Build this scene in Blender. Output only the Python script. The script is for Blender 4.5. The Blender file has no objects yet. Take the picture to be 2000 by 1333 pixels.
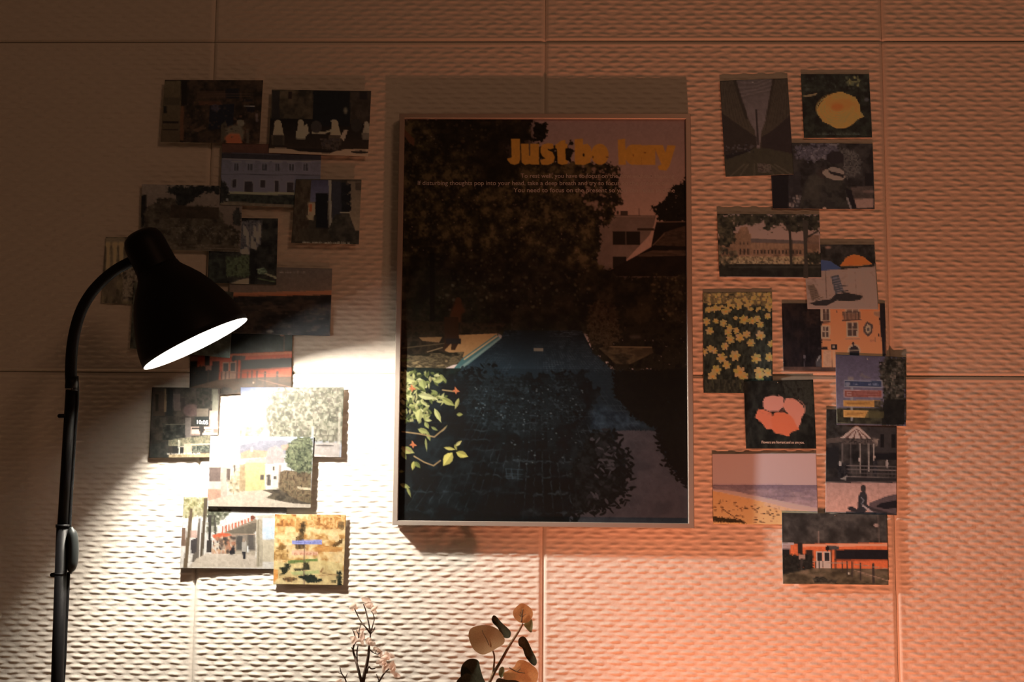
import bpy, bmesh, math, random
import numpy as np
from mathutils import Vector, Matrix

# ------------------------------------------------------------------ camera
F = 2500.0                       # focal length in pixels of the 2000x1333 frame
PZ = 1.45                        # height of the poster centre above the floor
FRONT = -0.030                   # front face of the poster frame (wall face is y = 0)
CAM = np.array([0.003, FRONT - 2.203, PZ - 0.300])
YAW, PITCH, ROLL = math.radians(1.49), math.radians(6.63), math.radians(-0.45)
def rot():
    cy, sy = math.cos(YAW), math.sin(YAW); cp, sp = math.cos(PITCH), math.sin(PITCH); cr, sr = math.cos(ROLL), math.sin(ROLL)
    return (np.array([[cy, -sy, 0], [sy, cy, 0], [0, 0, 1]]) @ np.array([[1, 0, 0], [0, cp, -sp], [0, sp, cp]])
            @ np.array([[cr, 0, sr], [0, 1, 0], [-sr, 0, cr]]))
RM = rot()
def at(u, v, y=0.0):
    """photo pixel -> point on the vertical plane y = const (wall, card, lamp plane)"""
    d = RM @ np.array([(u - 1000) / F, 1.0, (666.5 - v) / F])
    t = (y - CAM[1]) / d[1]
    return Vector(CAM + t * d)

sc = bpy.context.scene
col = sc.collection
cam = bpy.data.cameras.new('camera'); cam.sensor_width = 36; cam.lens = F / 2000 * 36
cam.clip_start = 0.05
co = bpy.data.objects.new('camera', cam); col.objects.link(co)
M = Matrix(((RM[0, 0], RM[0, 2], -RM[0, 1], CAM[0]), (RM[1, 0], RM[1, 2], -RM[1, 1], CAM[1]),
            (RM[2, 0], RM[2, 2], -RM[2, 1], CAM[2]), (0, 0, 0, 1)))
co.matrix_world = M
sc.camera = co

# ------------------------------------------------------------------ light and exposure
w = bpy.data.worlds.new('room_dim'); sc.world = w; w.use_nodes = True
w.node_tree.nodes['Background'].inputs[0].default_value = (1.0, 0.55, 0.31, 1)
w.node_tree.nodes['Background'].inputs[1].default_value = 0.036
def area(name, loc, target, size, power, color):
    l = bpy.data.lights.new(name, 'AREA'); l.energy = power; l.color = color; l.size = size
    o = bpy.data.objects.new(name, l); col.objects.link(o); o.location = loc
    o.rotation_euler = (Vector(target) - Vector(loc)).to_track_quat('-Z', 'Y').to_euler()
    return o
area('room_fill_light', (1.1, -2.6, 2.75), (0.2, 0, 1.3), 0.5, 5.2, (1.0, 0.50, 0.28))  # added warm fill for the dim ambience, not a known ceiling lamp
BULB_POWER = 36.0
PROJ_POWER = 34.0
vs = sc.view_settings
vs.view_transform = 'Standard'; vs.look = 'None'; vs.gamma = 1.0; vs.exposure = 0.0
vs.use_curve_mapping = False

# ------------------------------------------------------------------ helpers
def srgb(c):
    c = np.asarray(c, float) / 255.0
    return np.where(c <= 0.04045, c / 12.92, ((c + 0.055) / 1.055) ** 2.4)
def tag(o, label=None, cat=None, group=None, kind=None):
    if label: o['label'] = label
    if cat: o['category'] = cat
    if group: o['group'] = group
    if kind: o['kind'] = kind
    return o
def link(name, me, parent=None, mat=None):
    o = bpy.data.objects.new(name, me); col.objects.link(o)
    if parent is not None: o.parent = parent
    if mat is not None: me.materials.append(mat)
    return o
def empty(name, loc=(0, 0, 0)):
    o = bpy.data.objects.new(name, None); col.objects.link(o); o.location = loc; o.empty_display_size = 0.02
    return o
def from_bm(name, bm, mat=None, parent=None, smooth=False):
    me = bpy.data.meshes.new(name); bm.to_mesh(me); bm.free()
    if smooth:
        me.polygons.foreach_set('use_smooth', [True] * len(me.polygons))
    if parent is not None:        # geometry is written in world space
        me.transform(Matrix.Translation(-world_of(parent)))
    return link(name, me, parent, mat)
def world_of(o):
    v = Vector((0, 0, 0))
    while o is not None:
        v = v + Vector(o.location); o = o.parent
    return v
def mat(name, color, rough=0.6, metal=0.0, spec=0.5, noise=0.0, nscale=40.0, bump=0.0):
    m = bpy.data.materials.new(name); m.use_nodes = True
    nt = m.node_tree; b = nt.nodes['Principled BSDF']
    b.inputs['Base Color'].default_value = (*color, 1); b.inputs['Roughness'].default_value = rough
    b.inputs['Metallic'].default_value = metal; b.inputs['Specular IOR Level'].default_value = spec
    if noise or bump:
        tc = nt.nodes.new('ShaderNodeTexCoord'); n = nt.nodes.new('ShaderNodeTexNoise')
        n.inputs['Scale'].default_value = nscale; n.inputs['Detail'].default_value = 5
        nt.links.new(tc.outputs['Object'], n.inputs['Vector'])
        if noise:
            r = nt.nodes.new('ShaderNodeMapRange'); r.inputs[3].default_value = 1 - noise; r.inputs[4].default_value = 1 + noise
            nt.links.new(n.outputs['Fac'], r.inputs[0])
            mx = nt.nodes.new('ShaderNodeVectorMath'); mx.operation = 'SCALE'; mx.inputs[0].default_value = color
            nt.links.new(r.outputs[0], mx.inputs['Scale']); nt.links.new(mx.outputs[0], b.inputs['Base Color'])
        if bump:
            bp = nt.nodes.new('ShaderNodeBump'); bp.inputs['Strength'].default_value = bump; bp.inputs['Distance'].default_value = 0.002
            nt.links.new(n.outputs['Fac'], bp.inputs['Height']); nt.links.new(bp.outputs[0], b.inputs['Normal'])
    return m
def box(bm, x0, x1, y0, y1, z0, z1):
    vs_ = [bm.verts.new(p) for p in ((x0, y0, z0), (x1, y0, z0), (x1, y1, z0), (x0, y1, z0), (x0, y0, z1), (x1, y0, z1), (x1, y1, z1), (x0, y1, z1))]
    for f in ((0, 1, 2, 3), (7, 6, 5, 4), (0, 4, 5, 1), (1, 5, 6, 2), (2, 6, 7, 3), (3, 7, 4, 0)):
        bm.faces.new([vs_[i] for i in f])
def frames(pts):
    """tangent frames along a polyline"""
    P = [Vector(p) for p in pts]; out = []
    up = Vector((0.05, 1, 0.02)).normalized()
    for i, p in enumerate(P):
        t = (P[min(i + 1, len(P) - 1)] - P[max(i - 1, 0)]).normalized()
        n = (up - t * up.dot(t))
        n = n.normalized() if n.length > 1e-4 else t.orthogonal().normalized()
        out.append((p, t, n, t.cross(n))); up = n
    return out
def tube(bm, pts, r, seg=16, caps=True):
    rs = r if hasattr(r, '__len__') else [r] * len(pts)
    rings = []
    for (p, t, n, b), rr in zip(frames(pts), rs):
        rings.append([bm.verts.new(p + (n * math.cos(a) + b * math.sin(a)) * rr) for a in [2 * math.pi * k / seg for k in range(seg)]])
    for a, b in zip(rings, rings[1:]):
        for k in range(seg):
            bm.faces.new((a[k], a[(k + 1) % seg], b[(k + 1) % seg], b[k]))
    if caps:
        bm.faces.new(rings[0][::-1]); bm.faces.new(rings[-1])
def smooth_path(pts, n=8):
    P = [Vector(p) for p in pts]; P = [P[0] * 2 - P[1]] + P + [P[-1] * 2 - P[-2]]
    out = []
    for i in range(1, len(P) - 2):
        for k in range(n):
            t = k / n; a, b, c, d = P[i - 1], P[i], P[i + 1], P[i + 2]
            out.append(0.5 * ((2 * b) + (c - a) * t + (2 * a - 5 * b + 4 * c - d) * t * t + (3 * b - a - 3 * c + d) * t ** 3))
    out.append(P[-2]); return out
def lathe(bm, prof, origin, axis, seg=48, close_start=False):
    axis = Vector(axis).normalized(); n = axis.orthogonal().normalized(); b = axis.cross(n); rings = []
    for t, r in prof:
        rings.append([bm.verts.new(Vector(origin) + axis * t + (n * math.cos(a) + b * math.sin(a)) * r) for a in [2 * math.pi * k / seg for k in range(seg)]])
    for a, c in zip(rings, rings[1:]):
        for k in range(seg):
            bm.faces.new((a[k], a[(k + 1) % seg], c[(k + 1) % seg], c[k]))
    if close_start: bm.faces.new(rings[0][::-1])
    return rings
def grid_mesh(name, X, Y, Z, extra_back=None, close=True):
    """X, Y, Z arrays (rows, cols) -> quad grid mesh"""
    R, C = X.shape
    idx = np.arange(R * C).reshape(R, C)
    q = np.stack([idx[:-1, :-1], idx[1:, :-1], idx[1:, 1:], idx[:-1, 1:]], -1).reshape(-1, 4)
    v = np.stack([X, Y, Z], -1).reshape(-1, 3)
    if extra_back is not None:                       # closed slab: rim loop + back face
        loop = np.concatenate([idx[0, :-1], idx[:-1, -1], idx[-1, :0:-1], idx[:0:-1, 0]])
        nb = len(loop); base = len(v)
        v = np.concatenate([v, v[loop] + np.array([0, extra_back, 0])])
        j = np.arange(nb); jn = (j + 1) % nb
        side = np.stack([loop[j], loop[jn], base + jn, base + j], -1)
        q = np.concatenate([q, side])
    me = bpy.data.meshes.new(name)
    nq = len(q); extra = 1 if (extra_back is not None and close) else 0
    tot = nq * 4 + (nb if extra else 0)
    me.vertices.add(len(v)); me.vertices.foreach_set('co', v.astype(np.float32).ravel())
    me.loops.add(tot); me.polygons.add(nq + extra)
    lv = q.ravel(); ls = np.arange(nq) * 4
    if extra:
        lv = np.concatenate([lv, base + np.arange(nb)]); ls = np.concatenate([ls, [nq * 4]])
    me.loops.foreach_set('vertex_index', lv.astype(np.int32))
    me.polygons.foreach_set('loop_start', ls.astype(np.int32))
    me.update(calc_edges=True)
    return me, (R - 1) * (C - 1)

# ------------------------------------------------------------------ the setting: foam-panelled wall, floor
M_FOAM = mat('white_foam', (0.82, 0.77, 0.70), 0.75, spec=0.25, noise=0.04, nscale=220, bump=0.25)
M_PLASTER = mat('plaster', (0.35, 0.30, 0.25), 0.9, noise=0.05)
M_FLOOR = mat('floor_wood', (0.22, 0.13, 0.07), 0.5, noise=0.25, nscale=6)
xa, xb, xc = at(397, 666).x, at(1062, 666).x, at(1739, 666).x
za, zb = at(1000, 80).z, at(1000, 731).z
PW = (xc - xa) / 2
PHH = za - zb
XS = [xa - 2 * PW, xa - PW, xa, xb, xc, xc + PW, xc + 2 * PW]
ZT = [za + 2 * PHH, za + PHH, za, zb, zb - PHH, zb - 2 * PHH]
bm = bmesh.new(); box(bm, XS[0] - .05, XS[-1] + .05, 0.016, 0.12, 0, ZT[0] + .02)
wall = from_bm('wall_back', bm, M_PLASTER); tag(wall, kind='structure')
bm = bmesh.new(); box(bm, XS[0] - .05, XS[-1] + .05, -3.4, 0.12, -0.05, 0)
floor = from_bm('floor', bm, M_FLOOR); tag(floor, kind='structure')

def panel_mesh(seed):
    rng = np.random.default_rng(seed)
    nx, nz = 150, 520
    gx = np.linspace(0, 1, nx + 1); gz = np.linspace(0, 1, nz + 1)
    # pull the outermost samples to the rim so the rounded edge is crisp
    X, Z = np.meshgrid(gx * PW, gz * PHH)
    px, pz = 0.0308, 0.00905
    nr = int(PHH / pz) + 3; nc = int(PW / px) + 4
    jx = rng.normal(0, 0.0016, (nr, nc)); jz = rng.normal(0, 0.0005, (nr, nc))
    jl = rng.uniform(0.0082, 0.0104, (nr, nc)); jh = rng.uniform(0.75, 1.15, (nr, nc)); jt = rng.normal(0, 0.05, (nr, nc))
    H = np.zeros_like(X)
    row0 = np.floor(Z / pz).astype(int)
    wob = 0.0012 * np.sin(Z * 31 + seed) + 0.001 * np.sin(X * 17 + seed * 2)
    wav = rng.normal(0, 1, (nr, nx + 1)); wav = (wav + np.roll(wav, 1, 1) + np.roll(wav, 2, 1)) * 0.00030
    ci = np.broadcast_to(np.arange(nx + 1), X.shape)
    def sst(t): t = np.clip(t, 0, 1); return t * t * (3 - 2 * t)
    for dr in (-1, 0, 1):
        r = np.clip(row0 + dr, 0, nr - 1)
        off = (r % 2) * 0.5 * px
        c = np.clip(np.round((X + wob - off) / px).astype(int), 0, nc - 1)
        cx = c * px + off + jx[r, c]; cz = (r + 0.5) * pz + jz[r, c] + wav[r, ci]
        dx = X + wob - cx; up = -(Z - cz - jt[r, c] * dx) / pz          # rows are laid from the top down
        ex = np.clip(1 - (np.abs(dx) / (jl[r, c] + 0.0016)) ** 4, 0, 1)
        ez = sst((0.52 - up) / 0.56) * sst((up + 0.40) / 0.34)           # long slope above, short ledge below
        H = np.maximum(H, ex * ez * jh[r, c])
    h = H * 0.0018
    # fine wrinkling
    h += rng.normal(0, 0.00006, h.shape)
    edge = np.minimum(np.minimum(X, PW - X), np.minimum(Z, PHH - Z))
    flat = np.clip((edge - 0.006) / 0.004, 0, 1)
    h = h * flat + 0.0016 * (1 - flat)
    fall = np.clip(1 - edge / 0.0055, 0, 1)
    h = h - 0.0055 * fall ** 1.6
    # shrink a hair so neighbouring panels leave a visible joint
    Xs = (X - PW / 2) * (1 - 0.0005 / PW) + PW / 2; Zs = (Z - PHH / 2) * (1 - 0.0005 / PHH) + PHH / 2
    me, n = grid_mesh('foam_panel', Xs, 0.0030 - h, Zs[::-1] * 1.0)
    me.polygons.foreach_set('use_smooth', [True] * len(me.polygons))
    me.materials.append(M_FOAM)
    return me
PM = [panel_mesh(3), panel_mesh(8)]
rng = random.Random(5)
for i in range(len(XS) - 1):
    for j in range(len(ZT) - 1):
        if ZT[j + 1] < 0: continue
        o = bpy.data.objects.new('foam_panel', PM[(i + j) % 2]); col.objects.link(o); o.parent = wall
        wdt = XS[i + 1] - XS[i]
        o.location = (XS[i], rng.uniform(-0.001, 0.0012), ZT[j + 1])
        o.scale = (wdt / PW, 1, 1)

# ------------------------------------------------------------------ print painter (flat printed pictures, painted by code)
def noise2(h, w_, cell, seed, octaves=3, ax=1.0):
    r = np.random.default_rng(seed); out = np.zeros((h, w_)); amp = 1.0; tot = 0
    for o in range(octaves):
        cy = max(cell / 2 ** o, 1.0); cx = max(cell * ax / 2 ** o, 1.0)
        gh, gw = int(h / cy) + 3, int(w_ / cx) + 3
        g = r.random((gh, gw)); y = np.arange(h) / cy; x = np.arange(w_) / cx
        y0 = y.astype(int); x0 = x.astype(int); fy = (y - y0)[:, None]; fx = (x - x0)[None]
        fy = fy * fy * (3 - 2 * fy); fx = fx * fx * (3 - 2 * fx)
        a = g[np.ix_(y0, x0)]; b = g[np.ix_(y0, x0 + 1)]; c = g[np.ix_(y0 + 1, x0)]; d = g[np.ix_(y0 + 1, x0 + 1)]
        out += amp * ((a * (1 - fx) + b * fx) * (1 - fy) + (c * (1 - fx) + d * fx) * fy); tot += amp; amp *= 0.6
    out /= tot
    return (out - out.mean()) / (out.std() + 1e-6)
def blur(a, k):
    k = int(round(k))
    if k < 1: return a
    for ax in (0, 1):
        for _ in range(2):
            p = np.pad(a, [(k, k) if i == ax else (0, 0) for i in (0, 1)], mode='edge')
            c = np.cumsum(p, axis=ax); c = np.concatenate([np.zeros_like(np.take(c, [0], ax)), c], ax)
            n = a.shape[ax]
            a = (np.take(c, np.arange(2 * k + 1, 2 * k + 1 + n), ax) - np.take(c, np.arange(n), ax)) / (2 * k + 1)
    return a
class Cv:
    """canvas addressed in the coordinates of a zoomed crop (ox, oy, scale) of the photograph"""
    def __init__(s, quad, crop, ref, base, seed=1, res=1.7, gain=1.0, sat=0.85):
        s.gain = gain; s.sat = sat; s.grain = 1.0
        TL, TR, BR, BL = [np.array(p, float) for p in quad]
        s.A = np.array([TR - TL, BL - TL]).T; s.Ai = np.linalg.inv(s.A); s.o = TL; s.crop = crop; s.ref = ref
        s.w = int(np.linalg.norm(TR - TL) * res / 2) * 2; s.h = int(np.linalg.norm(BL - TL) * res / 2) * 2
        s.k = res / crop[2]                         # canvas px per crop px
        s.im = np.zeros((s.h, s.w, 3)) + np.array(base, float); s.sd = seed
        s.yy, s.xx = np.mgrid[0:s.h, 0:s.w] + 0.5
    def T(s, pts):
        p = np.asarray(pts, float).reshape(-1, 2) / s.crop[2] + np.array(s.crop[:2])
        uv = (s.Ai @ (p - s.o).T).T
        return uv * np.array([s.w, s.h])
    def seed(s):
        s.sd += 7; return s.sd
    def put(s, m, c, a=1.0):
        m = (m * a)[..., None]; s.im = s.im * (1 - m) + np.asarray(c, float) * m
    def win(s, pts, pad=2):
        P = s.T(pts); x0, y0 = np.floor(P.min(0) - pad).astype(int); x1, y1 = np.ceil(P.max(0) + pad).astype(int)
        return slice(max(y0, 0), max(min(y1, s.h), 0)), slice(max(x0, 0), max(min(x1, s.w), 0))
    def mask(s, pts, soft=0, w_=None):
        P = s.T(pts); w_ = w_ or (slice(0, s.h), slice(0, s.w)); yy, xx = s.yy[w_], s.xx[w_]
        m = np.zeros(yy.shape, bool)
        if m.size == 0: return m.astype(float)
        x0, x1 = P[:, 0], np.roll(P[:, 0], -1); y0, y1 = P[:, 1], np.roll(P[:, 1], -1)
        for a, b, c, d in zip(x0, y0, x1, y1):
            if b == d: continue
            cond = ((b > yy[:, :1]) != (d > yy[:, :1]))
            m ^= cond & (xx < (c - a) * (yy[:, :1] - b) / (d - b) + a)
        m = m.astype(float)
        return blur(m, soft * s.k) if soft else m
    def poly(s, pts, c, a=1.0, soft=0):
        w_ = s.win(pts, 2 + 4 * soft * s.k)
        m = (s.mask(pts, soft, w_) * a)[..., None]
        if m.size: s.im[w_] = s.im[w_] * (1 - m) + np.asarray(c, float) * m
    def rect(s, x0, y0, x1, y1, c, a=1.0, soft=0): s.poly([(x0, y0), (x1, y0), (x1, y1), (x0, y1)], c, a, soft)
    def ell(s, cx, cy, rx, ry, c, a=1.0, rot=0, soft=0):
        t = np.linspace(0, 2 * np.pi, 25)[:-1]; ca, sa = math.cos(math.radians(rot)), math.sin(math.radians(rot))
        x = rx * np.cos(t); y = ry * np.sin(t)
        s.poly(np.c_[cx + x * ca - y * sa, cy + x * sa + y * ca], c, a, soft)
    def line(s, pts, wd, c, a=1.0):
        P = s.T(pts); hw = max(wd * s.k / 2, 0.55); w_ = s.win(pts, hw + 3); yy, xx = s.yy[w_], s.xx[w_]
        if yy.size == 0: return
        d = np.full(yy.shape, 1e9)
        for p, q in zip(P, P[1:]):
            v = q - p; L = max(v @ v, 1e-9)
            t = np.clip(((xx - p[0]) * v[0] + (yy - p[1]) * v[1]) / L, 0, 1)
            d = np.minimum(d, np.hypot(xx - p[0] - t * v[0], yy - p[1] - t * v[1]))
        m = (np.clip(hw + 0.5 - d, 0, 1) * a)[..., None]
        s.im[w_] = s.im[w_] * (1 - m) + np.asarray(c, float) * m
    def grad(s, y0, c0, y1, c1, pts=None, x=False, a=1.0):
        P = s.T([(y0, 0), (y1, 0)]) if x else s.T([(0, y0), (0, y1)])
        # measure along the canvas axis only
        mid = s.T([((y0 if x else s.mx()), (s.my() if x else y0)), ((y1 if x else s.mx()), (s.my() if x else y1))])
        p0, p1 = (mid[0, 0], mid[1, 0]) if x else (mid[0, 1], mid[1, 1])
        t = np.clip(((s.xx if x else s.yy) - p0) / (p1 - p0), 0, 1)[..., None]
        c = np.asarray(c0, float) * (1 - t) + np.asarray(c1, float) * t
        m = (s.mask(pts) if pts is not None else np.ones((s.h, s.w))) * a
        s.im = s.im * (1 - m[..., None]) + c * m[..., None]
    def mx(s): return (s.o[0] + s.A[0].sum() / 2 - s.crop[0]) * s.crop[2]
    def my(s): return (s.o[1] + s.A[1].sum() / 2 - s.crop[1]) * s.crop[2]
    def pal(s, n, cols):
        cols = np.asarray(cols, float); t = np.clip((n + 1.6) / 3.2, 0, 0.9999) * (len(cols) - 1)
        i = t.astype(int); f = (t - i)[..., None]
        return cols[i] * (1 - f) + cols[i + 1] * f
    def mott(s, pts, cols, cell, ax=1.0, a=1.0, octaves=4, rag=0, soft=0):
        """fill with noisy palette; rag > 0 gives a ragged, leafy outline of that size"""
        w_ = (slice(0, s.h), slice(0, s.w)) if pts is None else s.win(pts, 3 + 4 * max(rag, soft) * s.k)
        hh, ww = s.yy[w_].shape
        if hh * ww == 0: return
        if pts is None: m = np.ones((hh, ww))
        else:
            m = s.mask(pts, soft, w_)
            if rag:
                n = noise2(hh, ww, max(rag * s.k, 1.5), s.seed(), 3)
                mb = blur(m, max(rag * s.k, 1)); m = np.clip((mb + 0.2 * n - 0.5) * 6 + 0.5, 0, 1) * (mb > 0.02)
        n = noise2(hh, ww, max(cell * s.k, 1.2), s.seed(), octaves, ax)
        c = s.pal(n, cols); m = (m * a)[..., None]
        s.im[w_] = s.im[w_] * (1 - m) + c * m
    def speck(s, n, pts, cols, r0, r1, a=1.0, ax=1.0):
        m = s.mask(pts) > 0.5; ys, xs = np.nonzero(m)
        if len(ys) == 0: return
        r = np.random.default_rng(s.seed())
        for _ in range(n):
            i = r.integers(len(ys)); rr = max(r.uniform(r0, r1) * s.k, 0.6); cx, cy = xs[i], ys[i]
            ry, rx = rr, rr * ax * r.uniform(0.6, 1.4); R_ = int(max(rx, ry)) + 2
            y0, y1, x0, x1 = max(cy - R_, 0), min(cy + R_ + 1, s.h), max(cx - R_, 0), min(cx + R_ + 1, s.w)
            d = ((s.xx[y0:y1, x0:x1] - cx) / rx) ** 2 + ((s.yy[y0:y1, x0:x1] - cy) / ry) ** 2
            mm = (np.clip(1.4 - d, 0, 1) * a)[..., None]; c = np.asarray(cols[r.integers(len(cols))], float)
            s.im[y0:y1, x0:x1] = s.im[y0:y1, x0:x1] * (1 - mm) + c * mm
    def scrawl(s, x0, x1, y, h_, c, a=.8, slope=0.0):
        """a line of print too small to read: broken little strokes"""
        r = np.random.default_rng(s.seed()); x = x0
        while x < x1:
            n = r.integers(2, 7); 
            for _ in range(n):
                yy = y + slope * (x - x0); k = r.uniform(.6, 1.0); s.line([(x, yy - h_ * k), (x + h_ * r.uniform(-.1, .3), yy)], h_ * .3, c, a); s.line([(x, yy - h_ * .5 * r.random()), (x + h_ * .55, yy - h_ * .5 * r.random())], h_ * .25, c, a * .8); x += h_ * .8
                if x > x1: break
            x += h_ * .7
    def done(s, R, C):
        """downsample to R x C vertex colours, as reflectance (observed colour / colour of the white wall beside it)"""
        im = s.im * (1 + s.grain * 0.03 * noise2(s.h, s.w, 9, s.seed(), 3)[..., None] + s.grain * 0.025 * noise2(s.h, s.w, 2.2, s.seed(), 1)[..., None])
        im = np.stack([0.5 * im[..., k] + 0.5 * blur(im[..., k], 1) for k in range(3)], -1)
        im = srgb(np.clip(im, 0, 255))
        a = im.reshape(s.h // 2, 2, s.w // 2, 2, 3).mean((1, 3))
        yi = np.clip((np.linspace(0, 1, R) * s.h / 2 - 0.5).round().astype(int), 0, s.h // 2 - 1)
        xi = np.clip((np.linspace(0, 1, C) * s.w / 2 - 0.5).round().astype(int), 0, s.w // 2 - 1)
        a = a[np.ix_(yi, xi)]
        a = (a / srgb(s.ref) * 0.78 if s.ref is not None else a * 0.85) * s.gain
        lum = (a @ np.array([0.3, 0.6, 0.1]))[..., None]
        a = lum + (a - lum) * s.sat
        a = a / np.maximum(1, a.max(-1, keepdims=True) / 0.86)
        return np.clip(a, 0.006, 0.9)

def print_material(name, rough, spec):
    m = bpy.data.materials.new(name); m.use_nodes = True; nt = m.node_tree; b = nt.nodes['Principled BSDF']
    at_ = nt.nodes.new('ShaderNodeAttribute'); at_.attribute_name = 'ink'
    nt.links.new(at_.outputs['Color'], b.inputs['Base Color'])
    b.inputs['Roughness'].default_value = rough; b.inputs['Specular IOR Level'].default_value = spec
    return m
M_PRINT = print_material('printed_ink', 0.45, 0.18)
M_PAPER = mat('white_card', (0.72, 0.69, 0.64), 0.7, noise=0.03, nscale=300)
M_INKW = mat('white_ink', (0.80, 0.80, 0.78), 0.6, spec=0.2)
M_PIN = mat('pin_steel', (0.75, 0.72, 0.68), 0.3, metal=0.9)
def set_ink(me, rgb, nvert):
    at_ = me.attributes.new('ink', 'FLOAT_COLOR', 'POINT')
    c = np.ones((len(me.vertices), 4), np.float32); c[:nvert, :3] = rgb.reshape(-1, 3)
    at_.data.foreach_set('color', c.ravel())
def bil(q, U, V):
    TL, TR, BR, BL = [np.array(p) for p in q]
    U = U[..., None]; V = V[..., None]
    return (TL * (1 - U) + TR * U) * (1 - V) + (BL * (1 - U) + BR * U) * V
FONT_OFF = {}
def text_mesh(name, body, p0, p1, height_px, y, mat_, parent, bold=0.0, align='L', stretch=True):
    """lettering whose base line runs from pixel p0 to pixel p1 on the plane y, cap height in pixels"""
    cu = bpy.data.curves.new(name, 'FONT'); cu.body = body; cu.size = 1.0; cu.offset = bold; cu.resolution_u = 3; cu.fill_mode = 'FRONT'
    o = bpy.data.objects.new(name, cu); col.objects.link(o)
    dg = bpy.context.evaluated_depsgraph_get(); dg.update()
    me = bpy.data.meshes.new_from_object(o.evaluated_get(dg)); bpy.data.objects.remove(o); bpy.data.curves.remove(cu)
    n = len(me.vertices); v = np.empty(n * 3, np.float32); me.vertices.foreach_get('co', v); v = v.reshape(-1, 3)
    x0, x1 = v[:, 0].min(), v[:, 0].max(); cap = 0.70
    a = at(*p0, y); b = at(*p1, y); d = (b - a); up = at(p0[0], p0[1] - height_px, y) - a
    out = np.array([tuple(a + d * float((q[0] - x0) / (x1 - x0)) + up * float(q[1] / cap)) for q in v], np.float32)
    out -= np.array(world_of(parent))
    me.vertices.foreach_set('co', out.ravel()); me.update(); me.name = name
    return link(name, me, parent, mat_)

CARD_OFF = 0.0016
def card(label, quad, level, cv, lift=0.003, side=0.0, twist=0.0, group=None):
    """one loose photo print: slightly bowed slab, printed on its front"""
    lift = min(lift, 0.0011)
    base = -(CARD_OFF + 0.0018 * level)
    q = [at(*p, base) for p in quad]
    wpx = math.dist(quad[0], quad[1]); hpx = math.dist(quad[0], quad[3])
    C = int(wpx * 0.85) + 1; R = int(hpx * 0.85) + 1
    U, V = np.meshgrid(np.linspace(0, 1, C), np.linspace(0, 1, R))
    P = bil([tuple(p) for p in q], U, V)
    Y = P[..., 1] - lift * V - side * U - twist * V * (1 - U) ** 2
    org = q[0]
    me, nf = grid_mesh('photo_print', P[..., 0] - org.x, Y - org.y, P[..., 2] - org.z, extra_back=0.0007, close=(twist == 0))
    set_ink(me, cv.done(R, C), R * C)
    me.materials.append(M_PRINT); me.materials.append(M_PAPER)
    mi = np.ones(len(me.polygons), np.int32); mi[:nf] = 0; me.polygons.foreach_set('material_index', mi)
    sm = np.zeros(len(me.polygons), bool); sm[:nf] = True; me.polygons.foreach_set('use_smooth', sm)
    o = link('photo_print', me); o.location = org
    tag(o, label, 'photo print', group)
    o_info[o.name] = (quad, base, lift)
    return o
o_info = {}
def pin(o, u, v, y):
    bm = bmesh.new(); p = at(u, v, y); bmesh.ops.create_uvsphere(bm, u_segments=10, v_segments=6, radius=0.0011, matrix=Matrix.Translation(p))
    x = from_bm('pin', bm, M_PIN, o, True); return x
# ------------------------------------------------------------------ the photo prints: left cluster
CA = (300, 140, 4.545); CB = (260, 330, 3.809); CC = (280, 640, 4.878); CD = (340, 840, 4.166)
CE = (1390, 130, 4.597); CF = (1360, 410, 4.04); CG = (1360, 680, 3.809); CH = (1370, 870, 4.598)

# shop interior
q = [(322, 156), (514, 157), (507, 281), (314, 278)]
c = Cv(q, CA, (72, 50, 37), (27, 16, 10), 11, gain=.65, sat=.75)
c.mott(None, [(18, 11, 7), (27, 16, 10), (38, 22, 13)], 60)
c.grad(80, (52, 36, 21), 640, (44, 28, 16), [(100, 80), (245, 80), (235, 640), (60, 640)])
c.rect(95, 230, 235, 300, (40, 27, 16)); c.rect(80, 440, 225, 458, (20, 12, 8)); c.rect(75, 510, 220, 520, (26, 16, 10)); c.rect(88, 310, 118, 370, (18, 12, 9))
c.rect(238, 310, 268, 610, (62, 30, 15), .8); c.rect(248, 90, 300, 300, (15, 9, 6), .8)
c.rect(390, 170, 780, 235, (44, 24, 15), .7); c.rect(640, 150, 760, 235, (16, 12, 12))
for y in (200, 222): c.line([(430, y), (860, y - 4)], 5, (56, 32, 20), .6)
c.rect(400, 260, 600, 300, (55, 24, 13), .6); c.rect(790, 240, 880, 262, (20, 13, 12))
c.poly([(500, 300), (720, 280), (700, 480), (490, 520)], (14, 12, 14)); c.ell(548, 320, 38, 34, (42, 30, 32), .7)
c.line([(800, 300), (895, 306)], 8, (84, 70, 60)); c.poly([(820, 308), (900, 310), (890, 370), (830, 350)], (15, 11, 12))
c.rect(905, 370, 925, 440, (70, 50, 45), .7); c.poly([(350, 520), (440, 470), (470, 500), (390, 535)], (62, 34, 20), .6)
c.poly([(600, 470), (640, 430), (680, 600), (600, 620)], (42, 30, 20)); c.ell(770, 452, 36, 30, (66, 52, 38))
c.poly([(640, 495), (700, 470), (770, 470), (805, 530), (790, 600), (650, 610)], (58, 44, 31), soft=6)
c.poly([(630, 580), (680, 545), (760, 548), (790, 640), (650, 645)], (112, 44, 20), soft=5)
c.rect(820, 500, 845, 630, (48, 34, 24), .8); c.speck(160, [(260, 260), (940, 240), (930, 620), (260, 620)], [(46, 28, 18), (14, 9, 8), (60, 32, 18)], 4, 12, .5)
card('dark photo print of a dim shop interior with an orange-trousered figure at its bottom edge', q, 5, c, .004)

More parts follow.
